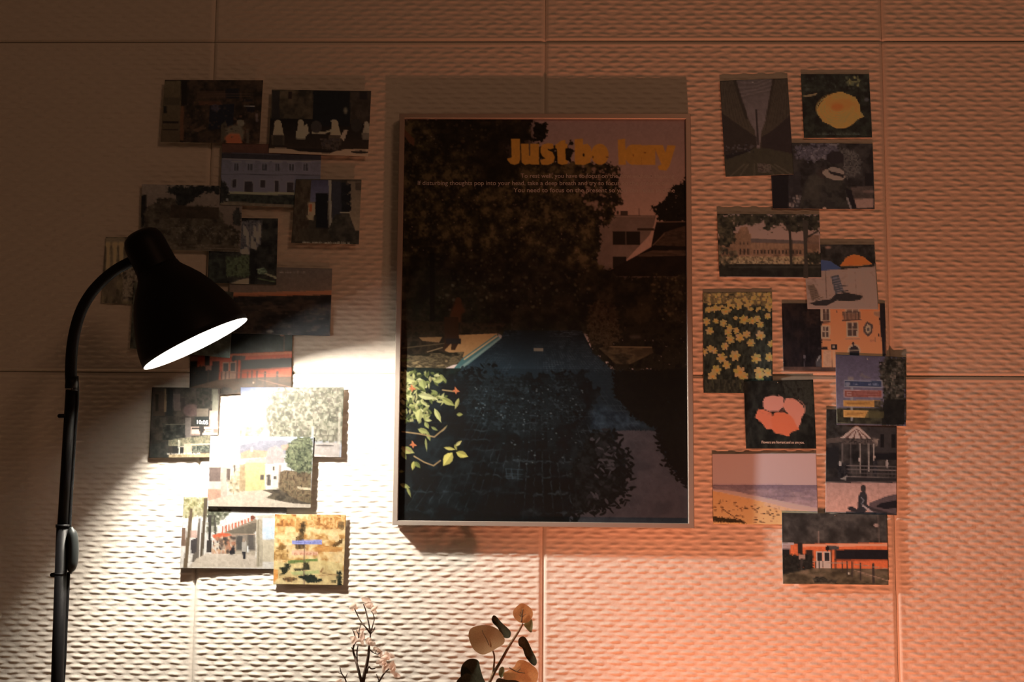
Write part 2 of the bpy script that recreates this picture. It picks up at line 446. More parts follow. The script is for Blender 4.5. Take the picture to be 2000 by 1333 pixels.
# cafe terrace with white chairs
q = [(531, 175), (725, 178), (719, 306), (525, 299)]
c = Cv(q, CA, (79, 54, 39), (22, 15, 10), 21, gain=.68, sat=.72)
c.mott([(1040, 150), (1420, 160), (1410, 460), (1030, 440)], [(24, 17, 11), (40, 28, 17), (52, 36, 22)], 90)
c.grad(420, (14, 10, 7), 680, (28, 17, 11), [(1020, 420), (1930, 420), (1910, 700), (1010, 690)])
c.rect(1050, 165, 1118, 430, (18, 14, 13), .8); c.rect(1195, 180, 1225, 245, (26, 15, 11))
c.rect(1415, 175, 1745, 480, (12, 11, 10)); c.mott([(1745, 175), (1930, 180), (1920, 460), (1745, 460)], [(26, 17, 11), (36, 25, 17)], 50)
c.rect(1825, 180, 1900, 250, (20, 14, 12)); c.ell(1704, 345, 17, 28, (60, 48, 34), soft=5)
def sitter(x, y, k, col, low):
    c.ell(x, y, 30 * k, 36 * k, col); c.poly([(x - 45 * k, y + 110 * k), (x - 28 * k, y + 20 * k), (x + 32 * k, y + 15 * k), (x + 55 * k, y + 100 * k)], col)
    c.poly([(x - 55 * k, y + 90 * k), (x + 55 * k, y + 90 * k), (x + 50 * k, y + 175 * k), (x - 50 * k, y + 175 * k)], low)
sitter(1105, 470, 1.05, (104, 80, 55), (46, 32, 21)); sitter(1308, 455, .8, (96, 76, 54), (92, 74, 52)); c.poly([(1340, 480), (1365, 465), (1380, 550), (1330, 580)], (116, 92, 66))
c.poly([(1570, 440), (1600, 420), (1640, 440), (1600, 450)], (150, 125, 95)); sitter(1612, 465, 1.05, (106, 82, 56), (44, 30, 20))
c.line([(1415, 540), (1520, 540), (1600, 510)], 18, (100, 80, 56)); c.poly([(1660, 580), (1690, 515), (1725, 512), (1690, 610)], (112, 84, 62))
c.mott([(1480, 590), (1660, 590), (1640, 690), (1500, 700)], [(22, 15, 11), (48, 33, 24), (30, 22, 20)], 18)
c.ell(1445, 490, 48, 55, (34, 25, 20)); sitter(1890, 465, .75, (84, 66, 48), (60, 46, 34)); c.ell(1800, 470, 50, 60, (26, 19, 14))
c.rect(1065, 560, 1150, 670, (26, 18, 13), .7)
c.poly([(1015, 680), (1180, 678), (1300, 700), (1480, 700), (1560, 715), (1700, 680), (1910, 678), (1905, 755), (1015, 725)], (112, 78, 54))
c.poly([(1180, 680), (1480, 680), (1640, 690), (1570, 718), (1300, 708)], (20, 13, 9)); c.ell(1830, 702, 80, 14, (22, 15, 11))
card('photo print of white-clad people seated at pavement tables before a dark doorway', q, 5, c, .003)

# blue town house
q = [(434, 279), (628, 285), (624, 408), (430, 400)]
c = Cv(q, CA, (74, 51, 37), (44, 36, 36), 31, gain=.78, sat=.72)
c.grad(620, (52, 24, 15), 720, (44, 21, 14), [(600, 600), (1500, 600), (1500, 740), (600, 720)])
c.poly([(600, 722), (1500, 745), (1495, 792), (600, 780)], (24, 18, 18)); c.line([(600, 778), (1490, 795)], 7, (92, 76, 70))
c.grad(790, (50, 42, 44), 1090, (62, 52, 54), [(600, 783), (1490, 799), (1480, 1090), (600, 1070)])
c.line([(600, 914), (1480, 916)], 7, (34, 28, 30)); c.line([(600, 900), (1480, 902)], 4, (74, 64, 64))
for x in (737, 857, 985, 1100, 1228, 1350):
    c.rect(x - 32, 806, x + 32, 884, (62, 53, 54)); c.line([(x - 40, 800), (x + 40, 800)], 7, (98, 82, 74)); c.rect(x - 20, 818, x + 20, 880, (30, 25, 26)); c.rect(x - 3, 818, x + 3, 880, (60, 52, 52))
for x, wd, y0 in ((717, 20, 960), (845, 36, 972), (970, 20, 962), (1095, 20, 966), (1215, 30, 978)):
    y1 = 1070 if wd > 25 or x == 1095 else 1028
    c.rect(x - wd - 8, y0 - 10, x + wd + 8, y1, (74, 63, 62)); c.rect(x - wd, y0, x + wd, y1, (28, 20, 19))
c.poly([(600, 1068), (1260, 1070), (1260, 1092), (600, 1088)], (92, 78, 54))
c.mott([(590, 1088), (1500, 1095), (1500, 1185), (590, 1185)], [(14, 13, 10), (26, 24, 17), (20, 17, 14)], 50)
c.mott([(590, 1150), (1500, 1190), (1500, 1240), (590, 1230)], [(52, 38, 26), (66, 48, 33)], 60)
c.mott([(590, 950), (640, 990), (670, 1050), (665, 1150), (590, 1170)], [(12, 10, 9), (24, 19, 15)], 20, rag=12); c.ell(655, 1140, 12, 10, (80, 70, 60))
card('photo print of a long blue town house with white window surrounds', q, 4, c, .003)

# grey park with fountain
q = [(277, 360), (475, 364), (469, 493), (274, 486)]
c = Cv(q, CB, (70, 49, 36), (66, 48, 36), 41, gain=.55, sat=.7)
c.grad(130, (74, 54, 42), 420, (62, 44, 34))
c.mott([(60, 200), (100, 190), (100, 440), (60, 440)], [(14, 10, 8), (20, 14, 10)], 20)
c.mott([(90, 300), (200, 215), (330, 225), (400, 280), (560, 270), (650, 300), (700, 400), (740, 420), (800, 470), (800, 640), (80, 640)], [(28, 20, 13), (40, 28, 19), (50, 37, 25)], 40, rag=16)
c.mott([(250, 130), (650, 130), (640, 190), (540, 170), (480, 210), (420, 250), (370, 290), (320, 250), (330, 200), (250, 170)], [(14, 12, 10), (24, 20, 16)], 24, rag=14)
c.mott([(280, 270), (640, 285), (640, 370), (280, 360)], [(28, 18, 11), (36, 23, 15)], 50)
c.mott([(745, 330), (780, 280), (805, 310), (810, 420), (750, 410)], [(22, 18, 15), (32, 27, 22)], 18, rag=6)
for px_ in ((360, 480), (470, 470), (560, 500), (700, 520)):
    for k in range(4):
        t = np.linspace(0, 1, 8); dx = (k - 1.5) * 70
        c.line(np.c_[px_[0] + dx * t, px_[1] - 60 * np.sin(t * 2.6) + 20 * t], 3, (84, 66, 50), .5)
c.mott([(150, 540), (800, 560), (800, 625), (150, 600)], [(34, 23, 15), (58, 42, 29), (40, 27, 18)], 40, ax=3)
c.line([(300, 520), (780, 530)], 4, (66, 48, 34), .6); c.line([(540, 580), (790, 585)], 6, (78, 58, 42), .7)
c.speck(120, [(150, 420), (800, 430), (800, 620), (200, 600)], [(60, 46, 32), (26, 18, 12), (74, 58, 44)], 3, 8, .5)
card('murky grey-brown photo print of a park fountain under trees', q, 3, c, .004)

# dark garden with waterfall
q = [(410, 425), (543, 427), (540, 557), (406, 553)]
c = Cv(q, CB, (71, 50, 37), (18, 15, 12), 51, gain=.78, sat=.72)
c.mott(None, [(10, 8, 7), (18, 15, 12), (26, 22, 17)], 50)
c.mott([(800, 390), (960, 380), (950, 560), (860, 640), (790, 620)], [(26, 24, 24), (56, 46, 42), (22, 19, 20)], 22, ax=.4)
for x, y, h in ((905, 480, 60), (940, 470, 70), (850, 530, 80), (885, 560, 60), (830, 470, 50), (925, 520, 60), (905, 580, 40), (840, 600, 20)):
    c.poly([(x - 7, y - h), (x + 8, y - h * .7), (x + 12, y + h * .6), (x - 10, y + h * .4)], (130, 106, 84), .8, 3)
c.poly([(800, 600), (850, 590), (868, 635), (800, 628)], (130, 104, 82), .9, 3)
c.mott([(690, 650), (860, 640), (870, 800), (680, 800)], [(26, 28, 16), (44, 46, 26), (20, 20, 13)], 26, rag=10)
c.rect(865, 590, 900, 860, (12, 10, 8), .8); c.mott([(560, 630), (690, 630), (690, 850), (560, 850)], [(14, 12, 10), (26, 25, 18)], 30)
c.poly([(690, 862), (760, 838), (820, 815), (860, 808), (858, 866)], (112, 86, 62), soft=4)
c.mott([(920, 740), (980, 730), (1000, 780), (930, 780)], [(24, 28, 18), (70, 74, 52)], 12); c.line([(985, 775), (1060, 805)], 12, (112, 96, 68)); c.line([(930, 810), (1050, 835)], 9, (44, 46, 24))
card('near-black square photo print of a garden with a small white waterfall', q, 2, c, .004)

# traffic light by a street
q = [(578, 350), (706, 351), (701, 478), (569, 475)]
c = Cv(q, CB, (80, 54, 39), (30, 22, 15), 61, gain=.78, sat=.72)
c.mott(None, [(24, 17, 11), (34, 25, 17)], 60)
c.grad(80, (34, 28, 36), 220, (48, 42, 50), [(1325, 85), (1455, 82), (1460, 240), (1290, 250)])
c.mott([(1190, 85), (1325, 85), (1300, 540), (1180, 540)], [(30, 19, 11), (44, 30, 19)], 40, ax=.4)
c.rect(1300, 250, 1350, 345, (92, 66, 44)); c.rect(1308, 262, 1330, 320, (120, 48, 20)); c.poly([(1290, 350), (1340, 345), (1335, 385), (1300, 375)], (104, 78, 52))
c.rect(1355, 178, 1450, 440, (10, 9, 9)); c.rect(1475, 90, 1545, 450, (24, 21, 22)); c.rect(1455, 85, 1472, 430, (92, 76, 60)); c.rect(1446, 240, 1456, 435, (60, 48, 36))
c.grad(90, (58, 42, 29), 460, (78, 56, 38), [(1590, 90), (1692, 90), (1685, 460), (1640, 455), (1600, 330)]); c.rect(1650, 100, 1692, 160, (40, 28, 20))
c.rect(1545, 100, 1580, 330, (13, 12, 12))
for y in (150, 220, 290):
    c.ell(1585, y, 34, 30, (11, 10, 10)); c.poly([(1590, y - 42), (1620, y - 38), (1612, y - 15)], (11, 10, 10))
c.line([(1535, 325), (1600, 322)], 7, (104, 86, 66)); c.mott([(1500, 335), (1600, 335), (1640, 455), (1680, 460), (1680, 560), (1480, 540), (1440, 460)], [(20, 16, 11), (36, 28, 20)], 40)
c.rect(1240, 445, 1380, 540, (34, 25, 16), .6)
c.scrawl(1258, 1600, 552, 13, (120, 96, 74), .8)
c6 = card('square photo print of a black traffic light against a street of buildings', q, 6, c, .004)

# columns, half hidden behind the lamp neck
q = [(207, 463), (337, 464), (331, 597), (198, 592)]
c = Cv(q, (0, 420, 2.632), (68, 47, 34), (40, 27, 16), 71, gain=.78, sat=.72)
c.mott(None, [(30, 20, 12), (48, 33, 19), (58, 40, 23)], 60, ax=.4)
for x in (555, 590, 622): c.rect(x - 8, 140, x + 9, 300, (108, 74, 40), .85, 3); c.ell(x, 150, 14, 16, (92, 62, 34), soft=4)
c.rect(535, 120, 640, 140, (60, 42, 26)); c.rect(530, 300, 600, 420, (46, 31, 19), .7)
c.mott([(630, 260), (760, 260), (760, 440), (630, 440)], [(24, 16, 10), (70, 50, 34), (30, 20, 12)], 22)
card('photo print of pale yellow columns partly hidden behind the lamp neck', q, 0, c, .006)

# dusk landscape
q = [(449, 520), (649, 525), (645, 657), (446, 651)]
c = Cv(q, CB, (75, 52, 38), (40, 28, 21), 81, gain=.78, sat=.72)
c.grad(740, (52, 38, 30), 930, (64, 42, 30))
c.grad(925, (100, 48, 24), 960, (84, 36, 17), [(700, 925), (1480, 905), (1475, 945), (700, 955)])
c.poly([(1030, 938), (1200, 930), (1300, 935), (1200, 950), (1040, 948)], (120, 48, 20), soft=5)
c.mott([(700, 953), (1475, 938), (1465, 1245), (700, 1245)], [(14, 9, 7), (22, 14, 10), (34, 20, 13)], 60, ax=2.5)
c.mott([(780, 1020), (1400, 1010), (1400, 1060), (780, 1060)], [(24, 15, 11), (48, 27, 17)], 30, ax=3, a=.6)
c.ell(1020, 1210, 26, 10, (78, 52, 36), soft=4); c.speck(80, [(780, 960), (1450, 960), (1450, 1230), (780, 1230)], [(44, 26, 16), (12, 8, 6)], 4, 12, .5, 2)
c.scrawl(1090, 1280, 774, 10, (96, 74, 60), .7)
c8 = card('photo print of a dusk sky with an orange horizon over dark land', q, 1, c, .004)

# dark print behind the shade
q = [(262, 552), (456, 571), (449, 700), (254, 681)]
c = Cv(q, CB, (68, 47, 34), (24, 18, 12), 91, gain=.78, sat=.72)
c.mott(None, [(16, 12, 8), (26, 20, 13), (38, 30, 19)], 70, ax=2)
c.mott([(0, 1180), (900, 1180), (900, 1420), (0, 1420)], [(20, 16, 10), (32, 26, 17)], 40)
card('almost black photo print mostly hidden behind the lamp shade', q, 3, c, .004)
# orange train behind a fence: printed twice
QT = [(1527, 1002), (1732, 1006), (1735, 1143), (1529, 1141)]
def train(c, green=(44, 38, 32)):
    g = np.array(green, float)
    c.mott([(700, 590), (1700, 590), (1700, 900), (700, 900)], [g * .75, g, g * 1.35], 90)
    c.line([(1050, 780), (1050, 960)], 13, (120, 84, 68)); c.ell(1570, 722, 24, 18, (150, 104, 86)); c.line([(1585, 610), (1592, 900), (1602, 1060)], 8, (104, 74, 60))
    c.poly([(722, 890), (1670, 882), (1672, 1120), (722, 1110)], (206, 80, 36))
    c.rect(722, 880, 830, 898, (170, 130, 118)); c.rect(722, 898, 800, 935, (158, 112, 100)); c.rect(722, 935, 795, 990, (30, 24, 22))
    c.poly([(900, 894), (1670, 888), (1670, 912), (900, 916)], (232, 132, 92)); c.rect(862, 880, 905, 980, (38, 28, 24))
    c.rect(1195, 944, 1672, 1032, (28, 22, 22)); c.rect(935, 945, 1000, 1090, (48, 30, 24)); c.rect(1195, 1032, 1672, 1046, (150, 58, 30))
    for x in (1028, 1096):
        c.rect(x, 958, x + 60, 1110, (196, 150, 126)); c.rect(x + 8, 968, x + 52, 1042, (40, 32, 30))
    c.poly([(1110, 945), (1135, 905), (1235, 912), (1235, 940), (1160, 945)], (66, 54, 48)); c.ell(1130, 930, 16, 26, (28, 22, 20))
    c.mott([(722, 985), (1000, 985), (1000, 1130), (722, 1190)], [(24, 20, 16), (40, 33, 26)], 26, rag=8); c.rect(872, 985, 930, 1026, (156, 104, 82)); c.rect(888, 1020, 906, 1180, (56, 42, 34))
    c.mott([(722, 1165), (1000, 1110), (1300, 1110), (1672, 1120), (1690, 1260), (722, 1260)], [(58, 42, 28), (84, 62, 42), (104, 74, 52)], 50, ax=2)
    c.mott([(1000, 1200), (1040, 1180), (1100, 1190), (1140, 1215), (1230, 1215), (1200, 1240), (1010, 1240)], [(30, 24, 18), (70, 56, 42)], 16)
    for x, y0, y1, wd in ((1022, 1046, 1105, 10), (1058, 1046, 1110, 10), (1092, 1046, 1100, 8), (1166, 940, 1110, 12), (1202, 944, 1120, 12), (1262, 1058, 1140, 10), (1306, 1052, 1165, 11), (1352, 1058, 1190, 13), (1425, 1070, 1215, 17), (1540, 1078, 1240, 22)):
        c.line([(x, y0), (x, y1)], wd, (56, 40, 33))
    for a, b in (((1370, 1075), (1680, 1120)), ((1370, 1130), (1680, 1230)), ((1000, 1050), (1320, 1070))):
        c.line([a, b], 6, (150, 102, 78))
    c.ell(1322, 1158, 8, 9, (200, 160, 130))
QL = [(373, 632), (572, 634), (569, 765), (370, 776)]
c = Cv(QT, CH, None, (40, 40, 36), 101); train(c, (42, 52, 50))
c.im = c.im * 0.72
card('photo print of an orange train half in the lamplight below the lamp shade', QL, 0, c, .004)

# street with clock
q = [(297, 757), (430, 758), (423, 894), (291, 895)]
c = Cv(q, (285, 750, 8.887), None, (48, 44, 40), 111)
c.mott(None, [(34, 31, 28), (48, 44, 40), (64, 58, 50)], 120)
c.rect(130, 140, 330, 560, (70, 52, 40), .7); c.rect(165, 190, 220, 480, (30, 25, 22)); c.rect(320, 90, 355, 500, (110, 90, 66)); c.rect(360, 100, 470, 560, (22, 24, 26))
c.rect(480, 180, 600, 480, (88, 74, 70), .7); c.rect(600, 250, 680, 420, (40, 34, 34)); c.ell(790, 470, 150, 110, (92, 72, 72), .8, soft=12)
c.mott([(880, 60), (1150, 60), (1150, 440), (880, 440)], [(22, 22, 20), (40, 38, 34), (56, 52, 46)], 50); c.rect(880, 440, 1090, 580, (96, 88, 78))
c.rect(1150, 100, 1260, 480, (112, 112, 100)); c.rect(1110, 480, 1275, 750, (170, 140, 130)); c.rect(1255, 80, 1285, 880, (52, 44, 42))
c.rect(860, 590, 1110, 740, (18, 26, 26))
c.rect(790, 760, 1270, 910, (160, 140, 130)); c.rect(800, 775, 940, 805, (40, 38, 36)); c.rect(800, 890, 940, 905, (44, 40, 38)); c.rect(1040, 800, 1160, 812, (90, 66, 62)); c.rect(1180, 800, 1270, 875, (110, 86, 80)); c.rect(1050, 835, 1130, 850, (110, 86, 80))
c.poly([(940, 740), (1000, 740), (1030, 820), (985, 880), (970, 990), (950, 990), (945, 880), (930, 820)], (34, 32, 32))
c.mott([(290, 700), (690, 700), (690, 980), (290, 980)], [(16, 18, 18), (32, 34, 32), (58, 58, 52)], 60); c.line([(340, 720), (690, 715)], 9, (110, 106, 90)); c.rect(690, 600, 790, 980, (84, 78, 76))
c.mott([(400, 980), (1120, 910), (1120, 1080), (400, 1090)], [(60, 62, 50), (110, 108, 88), (80, 76, 62)], 40)
c.rect(460, 1095, 665, 1230, (28, 28, 28)); c.rect(570, 990, 592, 1270, (180, 180, 165)); c.rect(665, 1050, 800, 1290, (150, 130, 112)); c.rect(600, 1100, 665, 1114, (150, 140, 130))
c.mott([(800, 1085), (1115, 1080), (1115, 1200), (800, 1210)], [(26, 32, 30), (60, 66, 58), (100, 102, 90)], 24, rag=12); c.line([(800, 1070), (1115, 1068)], 14, (180, 172, 150))
c.mott([(60, 1080), (400, 1000), (400, 1290), (60, 1290)], [(30, 32, 32), (48, 48, 44)], 60); c.mott([(400, 1245), (1110, 1225), (1110, 1300), (400, 1300)], [(110, 98, 72), (150, 136, 106)], 30)
c.scrawl(370, 940, 1240, 26, (214, 208, 196), .9)
c11 = card('square photo print of a street with a digital clock', q, 2, c, .003)

# hillside trees beside a white house
q = [(470, 757), (672, 757), (667, 894), (468, 891)]
c = Cv(q, CC, None, (150, 160, 130), 121, gain=.47, sat=.5)
c.grad(570, (96, 124, 196), 680, (160, 176, 210))
c.mott([(1200, 640), (1280, 590), (1440, 560), (1920, 570), (1910, 1090), (1150, 1060), (1130, 900), (1170, 720)], [(78, 82, 58), (126, 128, 98), (172, 170, 140), (104, 102, 80)], 50, rag=18)
c.speck(700, [(1190, 640), (1440, 580), (1890, 590), (1880, 1070), (1180, 1040)], [(84, 86, 60), (180, 178, 150), (140, 142, 108), (104, 92, 76)], 5, 16, .7)
c.poly([(920, 640), (1050, 640), (1070, 700), (920, 700)], (196, 170, 166)); c.rect(920, 700, 1130, 940, (226, 216, 210)); c.poly([(920, 705), (1120, 705), (1130, 770), (920, 770)], (190, 160, 152))
c.rect(925, 790, 1050, 850, (190, 192, 190)); c.rect(940, 800, 1040, 840, (214, 212, 206)); c.rect(1145, 600, 1168, 690, (230, 224, 216)); c.rect(1130, 690, 1170, 930, (196, 190, 184))
c.mott([(920, 945), (1200, 945), (1200, 1040), (920, 1040)], [(140, 140, 110), (196, 190, 166)], 30); c.poly([(1100, 1030), (1160, 970), (1200, 980), (1210, 1035)], (220, 212, 200))
c.rect(1610, 940, 1635, 1090, (190, 186, 176)); c.poly([(1600, 1095), (1890, 1090), (1885, 1240), (1600, 1235)], (190, 178, 176)); c.ell(1740, 1116, 90, 9, (96, 86, 84), soft=4); c.poly([(1620, 1190), (1880, 1230), (1880, 1240), (1620, 1235)], (216, 206, 206))
c.rect(1862, 800, 1890, 1100, (210, 200, 180), .6)
card('brightly lit photo print of grey-green trees beside a white house with a chimney', q, 2, c, .001, side=.001)

# sunny village street
q = [(411, 852), (613, 854), (607, 993), (405, 990)]
c = Cv(q, CD, None, (200, 196, 190), 131, gain=.47, sat=.6)
c.grad(55, (176, 196, 232), 130, (200, 208, 226))
c.poly([(530, 130), (700, 90), (900, 85), (960, 110), (960, 200), (530, 200)], (138, 142, 168)); c.poly([(290, 55), (540, 55), (530, 260), (290, 300)], (218, 216, 222))
for x in range(440, 530, 22): c.rect(x, 90, x + 7, 240, (190, 190, 200), .7)
c.poly([(540, 190), (620, 165), (760, 175), (760, 225), (540, 240)], (214, 150, 112)); c.rect(625, 145, 645, 180, (220, 206, 200)); c.poly([(870, 130), (960, 115), (960, 170), (880, 170)], (212, 140, 116))
c.poly([(740, 250), (770, 150), (830, 130), (890, 170), (900, 270), (740, 280)], (176, 160, 166)); c.poly([(580, 250), (740, 225), (745, 270), (580, 270)], (226, 200, 150))
c.poly([(290, 240), (540, 200), (540, 520), (280, 560)], (214, 204, 190)); c.rect(285, 310, 380, 420, (120, 98, 92)); c.rect(275, 485, 380, 580, (206, 150, 118)); c.rect(430, 320, 455, 420, (104, 86, 76)); c.rect(485, 290, 502, 370, (104, 88, 78)); c.rect(380, 310, 430, 590, (200, 186, 170))
c.mott([(440, 420), (540, 300), (590, 320), (580, 505), (460, 520)], [(140, 120, 80), (196, 176, 130), (210, 198, 170)], 24, rag=10); c.rect(535, 280, 585, 500, (176, 142, 84), .8)
c.rect(580, 270, 742, 500, (228, 194, 92)); c.rect(742, 280, 860, 490, (232, 222, 208))
for a in ((702, 368, 732, 410), (755, 368, 786, 455), (810, 378, 834, 404), (802, 300, 818, 332)): c.rect(*a, (84, 76, 70))
c.rect(850, 285, 875, 480, (170, 150, 140))
c.poly([(280, 580), (560, 505), (740, 490), (1120, 600), (1120, 640), (280, 625)], (212, 198, 176)); c.mott([(720, 492), (860, 480), (1115, 560), (1115, 605), (980, 600), (860, 580), (750, 555), (800, 520)], [(56, 48, 38), (84, 72, 56), (104, 92, 66)], 26)
c.mott([(860, 350), (900, 330), (1120, 350), (1115, 600), (1000, 570), (850, 480)], [(70, 54, 32), (112, 86, 48), (140, 116, 70), (88, 78, 46)], 26, ax=.5)
c.poly([(1000, 460), (1115, 475), (1115, 490), (1010, 480)], (214, 200, 160))
c.mott([(900, 220), (930, 120), (1000, 60), (1130, 60), (1120, 350), (1000, 350), (920, 300)], [(36, 50, 30), (72, 88, 54), (122, 132, 84), (56, 68, 40)], 30, rag=12)
c.speck(200, [(930, 110), (1120, 70), (1115, 330), (930, 290)], [(140, 150, 100), (40, 52, 30), (96, 112, 66)], 5, 12, .7)
card('sunny photo print of a village lane with a yellow house and a round green tree', q, 4, c, .002)

# market street with striped awning
q = [(359, 971), (560, 975), (556, 1113), (354, 1110)]
c = Cv(q, CD, (345, 326, 302), (230, 222, 206), 141, gain=1.3, sat=1)
c.grad(560, (226, 218, 206), 1130, (214, 200, 182))
c.mott([(75, 550), (275, 550), (270, 720), (200, 700), (140, 730), (75, 720)], [(120, 112, 72), (168, 156, 112), (196, 184, 146), (140, 128, 92)], 26, rag=8)
c.mott([(275, 640), (480, 650), (420, 720), (370, 760), (340, 830), (270, 850)], [(62, 62, 46), (110, 106, 84), (200, 190, 170)], 20, rag=12)
c.poly([(130, 640), (155, 640), (120, 1120), (85, 1120)], (92, 74, 54)); c.poly([(205, 720), (215, 720), (205, 1080), (150, 1075), (185, 900)], (96, 84, 72)); c.poly([(245, 560), (275, 560), (240, 1040), (215, 1040)], (80, 66, 50)); c.rect(280, 700, 305, 1000, (52, 46, 40)); c.line([(330, 700), (340, 850)], 14, (60, 54, 46))
c.rect(62, 800, 100, 945, (110, 84, 66)); c.poly([(140, 900), (190, 880), (185, 1000), (145, 1010)], (60, 52, 50)); c.rect(140, 820, 190, 880, (196, 160, 140))
c.poly([(340, 870), (450, 800), (640, 720), (690, 740), (690, 830), (480, 840), (340, 900)], (140, 122, 100)); c.poly([(440, 830), (640, 760), (690, 770), (650, 850), (480, 860)], (104, 92, 76)); c.rect(370, 850, 660, 1010, (160, 132, 108), .9)
for i, x in enumerate(range(390, 640, 26)):
    y = 790 - (x - 390) * .32; c.poly([(x, y), (x + 14, y - 5), (x + 14, y + 52 - i * 3), (x, y + 56 - i * 3)], (178, 94, 66)); c.poly([(x + 14, y - 5), (x + 26, y - 9), (x + 26, y + 46 - i * 3), (x + 14, y + 50 - i * 3)], (232, 214, 196))
c.poly([(310, 860), (390, 838), (480, 856), (400, 880), (330, 888)], (196, 92, 58)); c.speck(90, [(330, 880), (500, 870), (500, 1010), (300, 1010)], [(48, 40, 36), (170, 110, 80), (214, 196, 170), (84, 68, 58), (200, 150, 110)], 6, 18, .8)
c.rect(500, 860, 660, 1020, (126, 112, 96)); c.rect(510, 870, 560, 980, (70, 64, 58)); c.rect(600, 860, 650, 980, (84, 76, 68)); c.rect(495, 990, 660, 1025, (176, 158, 134)); c.ell(640, 715, 20, 18, (110, 60, 44))
c.poly([(270, 1005), (500, 1010), (660, 1025), (680, 1125), (120, 1120), (190, 1050)], (198, 178, 154), .9); c.poly([(450, 1000), (490, 930), (495, 1015), (460, 1020)], (40, 36, 38)); c.rect(270, 900, 310, 1000, (56, 48, 44))
c.poly([(548, 920), (566, 895), (590, 915), (588, 1000), (550, 1000)], (168, 156, 140)); c.ell(568, 902, 13, 16, (150, 126, 104)); c.poly([(555, 995), (585, 995), (582, 1055), (562, 1055)], (40, 38, 40)); c.poly([(592, 955), (606, 945), (608, 1000), (594, 1000)], (228, 222, 212))
c.poly([(640, 700), (900, 690), (900, 725), (690, 735)], (206, 188, 168)); c.rect(668, 735, 720, 1120, (176, 160, 134)); c.rect(720, 725, 920, 895, (206, 214, 220)); c.rect(720, 895, 920, 1080, (202, 184, 154)); c.rect(680, 735, 690, 1120, (140, 124, 100))
card('photo print of a tree-lined market street with a red-striped awning', q, 0.3, c, .001, twist=.008)

# rock with wooden signs
q = [(537, 1005), (676, 1006), (671, 1144), (534, 1142)]
c = Cv(q, (530, 1000, 8.887), (302, 286, 264), (214, 176, 118), 151, gain=1.15, sat=1)
c.mott(None, [(164, 112, 58), (210, 164, 100), (232, 200, 146), (222, 184, 124)], 130)
c.mott([(40, 40), (440, 40), (420, 260), (60, 260)], [(128, 78, 36), (196, 138, 76), (222, 178, 118)], 60); c.mott([(640, 40), (1290, 60), (1270, 300), (900, 310), (660, 260)], [(140, 88, 44), (204, 148, 86), (228, 186, 124), (180, 124, 66)], 70)
c.mott([(480, 400), (520, 180), (580, 160), (600, 300), (560, 420), (600, 640), (420, 660), (420, 480)], [(48, 36, 22), (84, 64, 38), (120, 88, 50)], 40, rag=16)
c.mott([(60, 650), (180, 570), (280, 600), (200, 680)], [(96, 68, 34), (130, 96, 50)], 40, rag=10); c.mott([(1040, 590), (1180, 500), (1260, 450), (1240, 540), (1120, 610)], [(70, 50, 26), (120, 86, 46)], 40, rag=12); c.mott([(1160, 180), (1260, 170), (1270, 320), (1190, 320)], [(84, 66, 42), (140, 104, 62)], 40, rag=14)
c.mott([(690, 640), (900, 590), (1250, 620), (1240, 690), (900, 690)], [(170, 110, 56), (206, 150, 84)], 50, ax=3); c.mott([(40, 680), (300, 660), (300, 830), (40, 850)], [(140, 100, 52), (210, 168, 106)], 40)
c.grad(860, (214, 190, 128), 1270, (222, 196, 140), [(60, 1270), (60, 900), (380, 860), (900, 840), (1250, 900), (1230, 1280)], a=.75)
c.poly([(360, 500), (880, 490), (885, 572), (370, 570)], (146, 146, 190)); c.poly([(350, 670), (810, 690), (820, 760), (360, 750)], (228, 176, 140)); c.poly([(290, 850), (530, 835), (810, 810), (812, 858), (560, 880), (300, 905)], (110, 124, 66)); c.poly([(330, 1045), (840, 1015), (845, 1070), (390, 1105)], (176, 176, 114))
c.rect(565, 570, 592, 1260, (110, 84, 66), .7)
c.mott([(240, 900), (340, 910), (330, 980), (250, 1080), (130, 1130), (190, 1040), (120, 970), (230, 960)], [(24, 26, 16), (50, 48, 30)], 30, rag=14); c.mott([(560, 890), (650, 890), (690, 1000), (420, 1030), (380, 990), (560, 980)], [(28, 28, 18), (66, 56, 36)], 30, rag=12)
c.mott([(600, 1100), (740, 1085), (800, 1150), (910, 1170), (880, 1210), (640, 1230), (580, 1180), (420, 1120)], [(18, 24, 20), (38, 42, 30)], 30, rag=14); c.mott([(1150, 1030), (1230, 1020), (1240, 1270), (1170, 1270), (1150, 1150)], [(24, 28, 22), (56, 56, 40)], 30, rag=14)
c.mott([(190, 1150), (330, 1130), (480, 1160), (350, 1220), (200, 1190)], [(60, 44, 28), (150, 110, 66)], 20, rag=10); c.mott([(30, 1000), (120, 1000), (120, 1150), (30, 1240)], [(206, 130, 60), (222, 160, 90)], 40)
c.poly([(845, 1050), (900, 960), (915, 985), (890, 1060)], (150, 112, 70)); c.line([(840, 1100), (1140, 1090)], 12, (170, 120, 76)); c.line([(900, 1060), (1180, 1110)], 9, (120, 88, 52)); c.mott([(1050, 1180), (1150, 1190), (1140, 1230), (1050, 1220)], [(60, 54, 34), (140, 120, 80)], 16)
c.scrawl(440, 860, 555, 44, (104, 104, 150), .8); c.scrawl(400, 800, 745, 44, (180, 110, 80), .7); c.scrawl(340, 780, 885, 36, (84, 96, 48), .6, -.08)
c15 = card('square photo print of sandy rock with small painted signboards', q, 1.7, c, .001)

